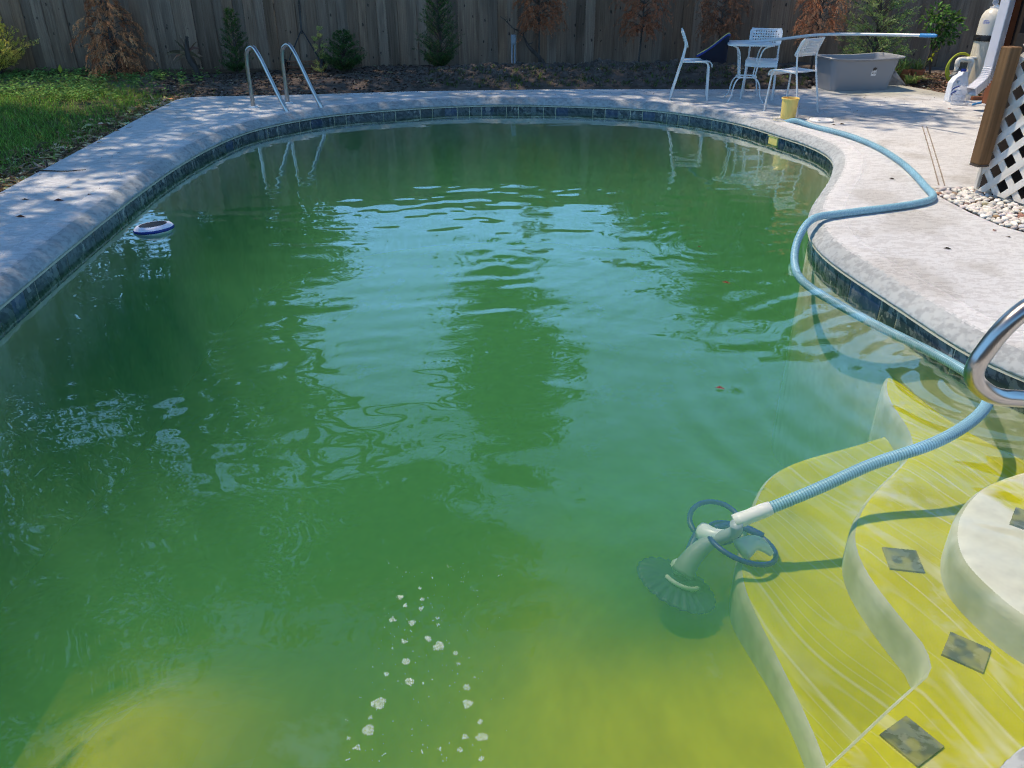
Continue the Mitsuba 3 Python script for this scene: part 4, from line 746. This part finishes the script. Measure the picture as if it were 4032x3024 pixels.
put(porch, 'floor', extrude(Polygon([(3.72, 5.9), (4.2, 4.2), (8, 4.2), (8, 9.4), (5.6, 9.4)]), .08), 'porch_dark'); labels.pop(f'{porch}__floor', None)
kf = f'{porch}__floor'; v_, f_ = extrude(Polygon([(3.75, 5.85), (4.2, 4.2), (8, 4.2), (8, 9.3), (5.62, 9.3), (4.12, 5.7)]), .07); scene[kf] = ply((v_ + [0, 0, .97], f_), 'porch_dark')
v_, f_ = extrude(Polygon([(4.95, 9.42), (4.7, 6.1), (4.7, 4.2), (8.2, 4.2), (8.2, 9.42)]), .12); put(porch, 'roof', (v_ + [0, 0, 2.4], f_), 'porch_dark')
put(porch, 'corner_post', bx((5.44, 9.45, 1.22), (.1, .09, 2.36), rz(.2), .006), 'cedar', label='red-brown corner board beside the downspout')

# ------------------------------------------------------------------ white stones by the lattice
ico = trimesh.creation.icosphere(1, 1.0); IV, IF = np.array(ico.vertices), np.array(ico.faces)
rock_area = Polygon([(3.10, 5.80), (3.09, 5.66), (3.085, 5.55), (3.1, 5.2), (3.14, 4.92), (3.22, 4.77), (3.55, 4.5), (3.95, 4.5), (3.75, 5.4), (3.42, 5.82)])
def pack(area, r, tries, seed):
    g = np.random.default_rng(seed); x0, y0, x1, y1 = area.bounds; pts = []
    cand = np.column_stack([g.uniform(x0, x1, tries), g.uniform(y0, y1, tries)]); cand = cand[shapely.contains_xy(area, cand[:, 0], cand[:, 1])]
    for q in cand:
        if all((q[0] - p[0]) ** 2 + (q[1] - p[1]) ** 2 > r * r for p in pts): pts.append(q)
    return np.array(pts)
rk = pack(rock_area, .031, 12000, 5)
def inview(p):
    d = p - np.array([0, 0, CAM_H]); zc = d @ np.array([0, math.cos(TILT), -math.sin(TILT)]); xs = d[:, 0] / zc * 3100 + 2016; return xs < 4040
vis = inview(np.column_stack([rk, np.zeros(len(rk))])) & ((rk - LO) @ np.array([-ld_[1], ld_[0]]) * 1 < .12)
order = np.argsort(rk[:, 1]); nr = 0; rest = []
for i in order:
    sz = rng.uniform(.012, .026); m = IV * sz * np.array([rng.uniform(.9, 1.35), rng.uniform(.8, 1.1), rng.uniform(.55, .8)]); m = m * (1 + .35 * (meshkit.noise(IV * 1.3 + i * 7.7)[:, None] - .5))
    m = m @ (rz(rng.uniform(0, 6.3)) @ rx(rng.normal(0, .3))).T + [rk[i, 0], rk[i, 1], -.008 + .012 * rng.uniform(0, 1)]
    col = tones(1, (.68, .64, .58), .15, .025)[0] if rng.uniform() < .92 else tones(1, (.30, .2, .14), .2)[0]
    if vis[i] and nr < 290:
        single('white_stone', (m, IF), 'dry', 'rounded whitish stone lying in the bed below the lattice', 'stone', 'white stones under the lattice', smooth=True, color=np.tile(col, (len(IV), 1))); nr += 1
    else: rest.append((m, col))
if rest: single('white_gravel', cat([(m, IF) for m, _ in rest]), 'dry', 'further whitish stones under and behind the lattice', 'stones', kind='stuff', smooth=True, color=np.vstack([np.tile(c, (len(IV), 1)) for _, c in rest]))

# ------------------------------------------------------------------ grass, weeds, leaf litter, mulch, clods
def gz(p): return ground_z(p[:, 0], p[:, 1])
def outside_deck(p, m=.0): return ~shapely.contains_xy(deck_outer.buffer(m), p[:, 0], p[:, 1])
n = 95000; p = np.column_stack([rng.uniform(-8.4, -3.7, n), rng.uniform(4.2, 11.4, n)])
dens = meshkit.fbm(np.column_stack([p * .9, p[:, 0] * 0]), 3, 8); edge = np.array([deck_outer.exterior.distance(Point(*q)) for q in p]) if False else np.clip((-3.62 - .03 * (p[:, 1] - 5) - p[:, 0]) / .85, 0, 1)
keep = outside_deck(p, .01) & (rng.uniform(0, 1, n) < np.clip((dens - .28) * 3.2, .05, 1) * (.03 + .97 * edge ** 1.6)) & (rng.uniform(0, 1, n) < np.clip((11.6 - p[:, 1]) / 1.2, 0, 1)); p = p[keep]; n = len(p)
a = rng.uniform(0, 2 * np.pi, n); d = np.stack([np.cos(a) * .5, np.sin(a) * .5, rng.uniform(.5, 1.2, n)], 1); dry = rng.uniform(0, 1, n) < .07
cc = np.where(dry[:, None], tones(n, (.42, .36, .16), .25), tones(n, (.20, .34, .065), .35, .12))
single('grass', blades(np.column_stack([p, gz(p) - .01]), d, np.stack([-np.sin(a), np.cos(a), a * 0], 1), rng.uniform(.05, .13, n), .006, .15), 'leaf', 'uneven green lawn grass left of the deck', 'grass', kind='stuff', smooth=True, color=vcol(cc, 5))
ms, cs = [], []
n = 1500; p = np.column_stack([rng.uniform(-8.2, -4.0, n), rng.uniform(9.9, 12.0, n)]); keep = outside_deck(p, .05) & (meshkit.fbm(np.column_stack([p * 1.1, p[:, 0] * 0]), 3, 18) > .38) & (p[:, 1] > 9.6 - .6 * (p[:, 0] + 5)) & (p[:, 0] < -4.75 - .5 * np.clip(11.5 - p[:, 1], 0, 1) + .8 * (rng.uniform(0, 1, n) ** 4)); p = p[keep]
for q, z in zip(p, gz(p)):
    m = rng.integers(6, 13); a = rng.uniform(0, 2 * np.pi, m); h = rng.uniform(.02, .11, m); pos = np.column_stack([q[0] + rng.normal(0, .03, m), q[1] + rng.normal(0, .03, m), z + h])
    ms.append(leaves(pos, np.stack([np.cos(a), np.sin(a), rng.uniform(-.1, .5, m)], 1), rng.normal(0, .3, (m, 3)) + [0, -.3, 1], rng.uniform(.03, .055, m), .026, .12)); cs.append(tones(m, (.19, .32, .09), .35))
single('ground_cover', cat(ms), 'leaf', 'leafy low weeds spreading along the foot of the fence at the left', 'weeds', kind='stuff', smooth=True, color=vcol(np.vstack(cs), 4))
ms, cs = [], []
n = 420; p = np.column_stack([rng.uniform(-1.2, 4.2, n), rng.uniform(10.95, 11.45, n)]); keep = outside_deck(p, .02); p = p[keep]
m = 6; pos = np.repeat(np.column_stack([p, gz(p) - .005]), m, 0) + rng.normal(0, .015, (len(p) * m, 3)) * [1, 1, 0]; n = len(pos); a = rng.uniform(0, 2 * np.pi, n); d = np.stack([np.cos(a) * .7, np.sin(a) * .7, rng.uniform(.4, 1.2, n)], 1)
single('edge_weeds', blades(pos, d, np.stack([-np.sin(a), np.cos(a), a * 0], 1), rng.uniform(.04, .12, n), .007, .3), 'leaf', 'thin dark weeds on the soil bank along the back of the deck', 'weeds', kind='stuff', smooth=True, color=vcol(tones(n, (.12, .18, .05), .4), 5))
def litter(name, label, cat_, n, area_fn, cols, size, z0=0., var=.3, flat=.5, zfn=None, wr_=(.25, .55)):
    p = area_fn(n); z = gz(p) if zfn is None else zfn(p); n = len(p); a = rng.uniform(0, 2 * np.pi, n)
    pos = np.column_stack([p, z + z0 + rng.uniform(0, .012, n)]); d = np.stack([np.cos(a), np.sin(a), rng.normal(0, .25, n)], 1); L = size * rng.uniform(.5, 1.4, n)
    cc = np.vstack([tones(1, cols[rng.integers(len(cols))], var) for _ in range(n)])
    single(name, leaves(pos, d, rng.normal(0, flat, (n, 3)) + [0, 0, 1], L, L * rng.uniform(*wr_, n), .2, .2), 'dry', label, cat_, kind='stuff', smooth=True, color=vcol(cc, 4))
def a_left(n):
    y = rng.uniform(4.6, 10.3, n); x = -3.62 - .04 * (y - 3.6) - np.abs(rng.normal(0, .30, n)) + .03; p = np.column_stack([x, y]); return p[outside_deck(p, -.03)]
litter('leaf_litter', 'dry tan leaves and straw along the edge of lawn and deck', 'leaf litter', 6500, a_left, [(.20, .12, .06), (.38, .25, .13), (.10, .06, .035), (.52, .38, .22), (.62, .48, .30)], .095, wr_=(.08, .3))
def a_bed(n):
    p = np.column_stack([rng.uniform(-5, -.6, n), rng.uniform(10.25, 12.3, n)]); p = p[outside_deck(p, .0) & (p[:, 1] > 10.3 + .22 * (p[:, 0] + 4))]; return p
litter('mulch', 'dark mulch and dead leaves on the bed behind the ladder', 'mulch', 5200, a_bed, [(.06, .04, .03), (.11, .08, .06), (.2, .15, .11), (.04, .03, .025)], .05)
def a_right(n):
    p = np.column_stack([rng.uniform(5.2, 6.6, n), rng.uniform(10.5, 12.2, n)]); return p[outside_deck(p, .0)]
litter('wood_chips', 'brown wood chips on the bed around the pots and valve', 'wood chips', 3600, a_right, [(.10, .06, .04), (.22, .14, .09), (.34, .25, .17), (.06, .04, .03)], .05)
def a_mid(n):
    p = np.column_stack([rng.uniform(-.8, 4.4, n), rng.uniform(11.0, 12.3, n)]); return p
litter('bed_debris', 'scattered pale bits and dead leaves on the dark soil bank', 'debris', 900, a_mid, [(.2, .15, .11), (.12, .08, .05), (.3, .26, .2)], .04)
n = 2600; p = np.column_stack([rng.uniform(-1.6, 4.2, n), np.clip(rng.normal(11.55, .28, n), 10.98, 12.3)]); sz = rng.uniform(.008, .03, n)
o8 = trimesh.creation.icosphere(1, 1.0); cv_ = np.array(o8.vertices); cv_ = cv_ * (1 + .5 * (meshkit.noise(cv_ * 1.7)[:, None] - .5))
single('soil_clods', scatter((cv_, np.array(o8.faces)), np.column_stack([p, gz(p)]), rand_rot(n), np.stack([sz * 1.2, sz, sz * .8], 1)), 'soil', 'crumbly clods of dark soil heaped along the bank', 'soil clods', kind='stuff')

# fallen leaves on the deck and on the water, a twig
def one_leaf(x, y, z, L, yaw, col, label, cat_='leaf', group=None, W=.4):
    m = leaves(np.array([[x, y, z]]), np.array([[math.cos(yaw), math.sin(yaw), .12]]), np.array([[.1, .1, 1.]]), L, L * W, .25, .2); single('fallen_leaf', m, 'dry', label, cat_, group, smooth=True, color=np.tile(col, (4, 1)))
DL, RL = (.05, .025, .02), (.22, .06, .03)
one_leaf(-3.22, 5.47, .004, .075, .3, (.13, .035, .025), 'reddish dead leaf on the left strip of deck, the larger one')
one_leaf(-3.27, 5.08, .004, .07, .1, DL, 'dark dead leaf lying nearest the left picture edge on the deck')
one_leaf(-3.46, 5.5, .004, .05, .2, DL, 'thin dark dead leaf at the outer side of the left deck'); one_leaf(-3.05, 5.62, .004, .035, 1.2, DL, 'tiny round dead leaf on the left deck next to the coping')
one_leaf(2.91, 6.1, .004, .05, -.1, (.04, .03, .025), 'small dark leaf on the deck inside the curve of the hose'); one_leaf(2.53, 4.44, .004, .05, -.1, (.05, .04, .03), 'small dark leaf on the sunlit deck in front of the hose')
one_leaf(3.0, 4.78, .004, .04, .4, (.25, .1, .05), 'small brown leaf on the deck beside the white stones'); one_leaf(3.04, 4.64, .004, .035, 2., (.1, .08, .07), 'curled grey leaf at the deck corner by the white stones')
one_leaf(3.36, 8.37, .005, .06, .3, (.14, .09, .05), 'brown dead leaf on the deck behind the white cover'); one_leaf(3.31, 8.33, .005, .05, 2.5, (.07, .05, .04), 'dark curled leaf next to the brown one by the cover'); one_leaf(4.92, 9.3, .004, .05, .2, (.25, .05, .04), 'small red leaf on the deck left of the water bottle')
one_leaf(1.22, 4.31, WZ + .004, .05, -.3, RL, 'reddish leaf floating on the water left of the hose'); one_leaf(.89, 3.03, WZ + .004, .045, -.2, RL, 'reddish leaf floating in the middle of the pool, nearest the cleaner'); one_leaf(1.21, 4.94, WZ + .004, .03, .4, (.1, .06, .03), 'small dark leaf floating towards the far chairs')
single('twig', tube(spline([(-3.78, 6.33, .012), (-3.68, 6.34, .008), (-3.58, 6.33, .007), (-3.42, 6.38, .008)], n=16), np.linspace(.006, .003, 16), 6), 'bark', 'thin curved twig lying on the left deck', 'twig', smooth=True)
ex = [(rng.uniform(-3.6, -2.8), rng.uniform(5.5, 9.8)) for _ in range(60)] + [(rng.uniform(-2.5, 3.6), rng.uniform(10.35, 10.8)) for _ in range(110)] + [(rng.uniform(3.2, 5.3), rng.uniform(8.6, 10.8)) for _ in range(90)]
ex = np.array([q for q in ex if not POOL.buffer(.15).contains(Point(*q)) and deck_outer.contains(Point(*q))]); n = len(ex); a = rng.uniform(0, 6.3, n)
single('deck_debris', leaves(np.column_stack([ex, np.full(n, .004)]), np.stack([np.cos(a), np.sin(a), a * 0 + .1], 1), rng.normal(0, .2, (n, 3)) + [0, 0, 1], rng.uniform(.015, .04, n), .012, .2), 'dry', 'tiny dry bits scattered over the deck', 'debris', kind='stuff', smooth=True, color=vcol(tones(n, (.1, .07, .05), .5), 4))

# ------------------------------------------------------------------ foam on the water
FOAM = [(-.331, 1.746, .0091), (-.264, 1.738, .0066), (-.312, 1.712, .007), (-.265, 1.701, .0075), (-.34, 1.657, .0088), (-.284, 1.644, .0098), (-.214, 1.664, .0049), (-.21, 1.637, .0049), (-.282, 1.612, .0039), (-.233, 1.585, .0095), (-.299, 1.574, .0071), (-.201, 1.559, .0151), (-.173, 1.57, .0038), (-.328, 1.552, .0038), (-.154, 1.535, .0065), (-.144, 1.498, .0046), (-.284, 1.505, .0102), (-.331, 1.462, .0068), (-.266, 1.437, .0112), (-.231, 1.43, .004), (-.117, 1.42, .0076), (-.338, 1.368, .0166), (-.112, 1.368, .0105), (-.389, 1.386, .0044), (-.351, 1.326, .0051), (-.351, 1.29, .0135), (-.079, 1.315, .0072), (-.396, 1.268, .0046), (-.073, 1.272, .0133), (-.114, 1.272, .0067), (-.37, 1.242, .0074), (-.124, 1.236, .0062), (-.304, 1.223, .0049), (-.214, 1.231, .0045), (-.173, 1.238, .0045), (-.151, 1.255, .0037), (-.334, 1.237, .0033), (-.386, 1.209, .0049), (-.072, 1.212, .0061), (-.312, 1.205, .0032), (-.242, 1.828, .0042), (-.276, 1.785, .0052), (-.328, 1.855, .0037), (-.096, 1.451, .0032), (-.411, 1.319, .0038)]
dome = trimesh.creation.icosphere(1, 1.0); DV, DF = np.array(dome.vertices), np.array(dome.faces)
def raft(x, y, r, rb):
    q = [(i * rb * 2.3 + (j % 2) * rb * 1.15, j * rb * 2.0) for i in range(-20, 21) for j in range(-20, 21)]; an = rng.uniform(0, 3.1); el = rng.uniform(.7, 1.); ph = rng.uniform(0, 6)
    q = np.array([p for p in q if (p[0] / r) ** 2 + (p[1] / (r * el)) ** 2 < 1 + .25 * math.sin(3 * math.atan2(p[1], p[0]) + ph)]); q = q if len(q) else np.zeros((1, 2))
    q = q @ rz(an)[:2, :2].T + rng.normal(0, rb * .25, q.shape) + [x, y]; s_ = rb * rng.uniform(.65, 1.1, len(q)); return scatter((DV, DF), np.column_stack([q, water_z(q[:, 0], q[:, 1]) + .0003]), rand_rot(len(q), .1), s_)
big = [q for q in FOAM if q[2] > .006]; small = [q for q in FOAM if q[2] <= .006]
for x, y, r in big: single('foam_raft', raft(x, y, r * 1.15, .0021), 'foam', 'small raft of pale bubbles floating on the green water near the front', 'foam', 'foam rafts near the front of the pool', smooth=True)
pts = [raft(x, y, r, .0018) for x, y, r in small]
for _ in range(150): x = rng.normal(-.24, .11); y = rng.uniform(1.18, 1.9); pts.append(raft(x, y, .001, rng.uniform(.0009, .0017)))
single('foam_specks', cat(pts), 'foam', 'scattered single bubbles between the foam rafts', 'foam', kind='stuff', smooth=True)

# ------------------------------------------------------------------ the house behind the photographer (mirrored in the steel)
house = thing('house', 'low brown house standing behind the near edge of the pool', 'house')
plain('house_wall_paint', (.22, .15, .1), .8); plain('roof_shingle', (.07, .06, .055), .9)
put(house, 'wall', wall((-7, -4.3), (7, -4.3), -.1, 2.7, .2), 'house_wall_paint'); v_, f_ = extrude(Polygon([(-7.6, -9), (7.6, -9), (7.6, -3.4), (-7.6, -3.4)]), .2); put(house, 'roof', (v_ + [0, 0, 2.7], f_), 'roof_shingle')
for xw in (-3.5, 2.6): put(house, 'window', bx((xw, -4.19, 1.35), (1.6, .04, 1.2), None, .01), 'black_plastic')
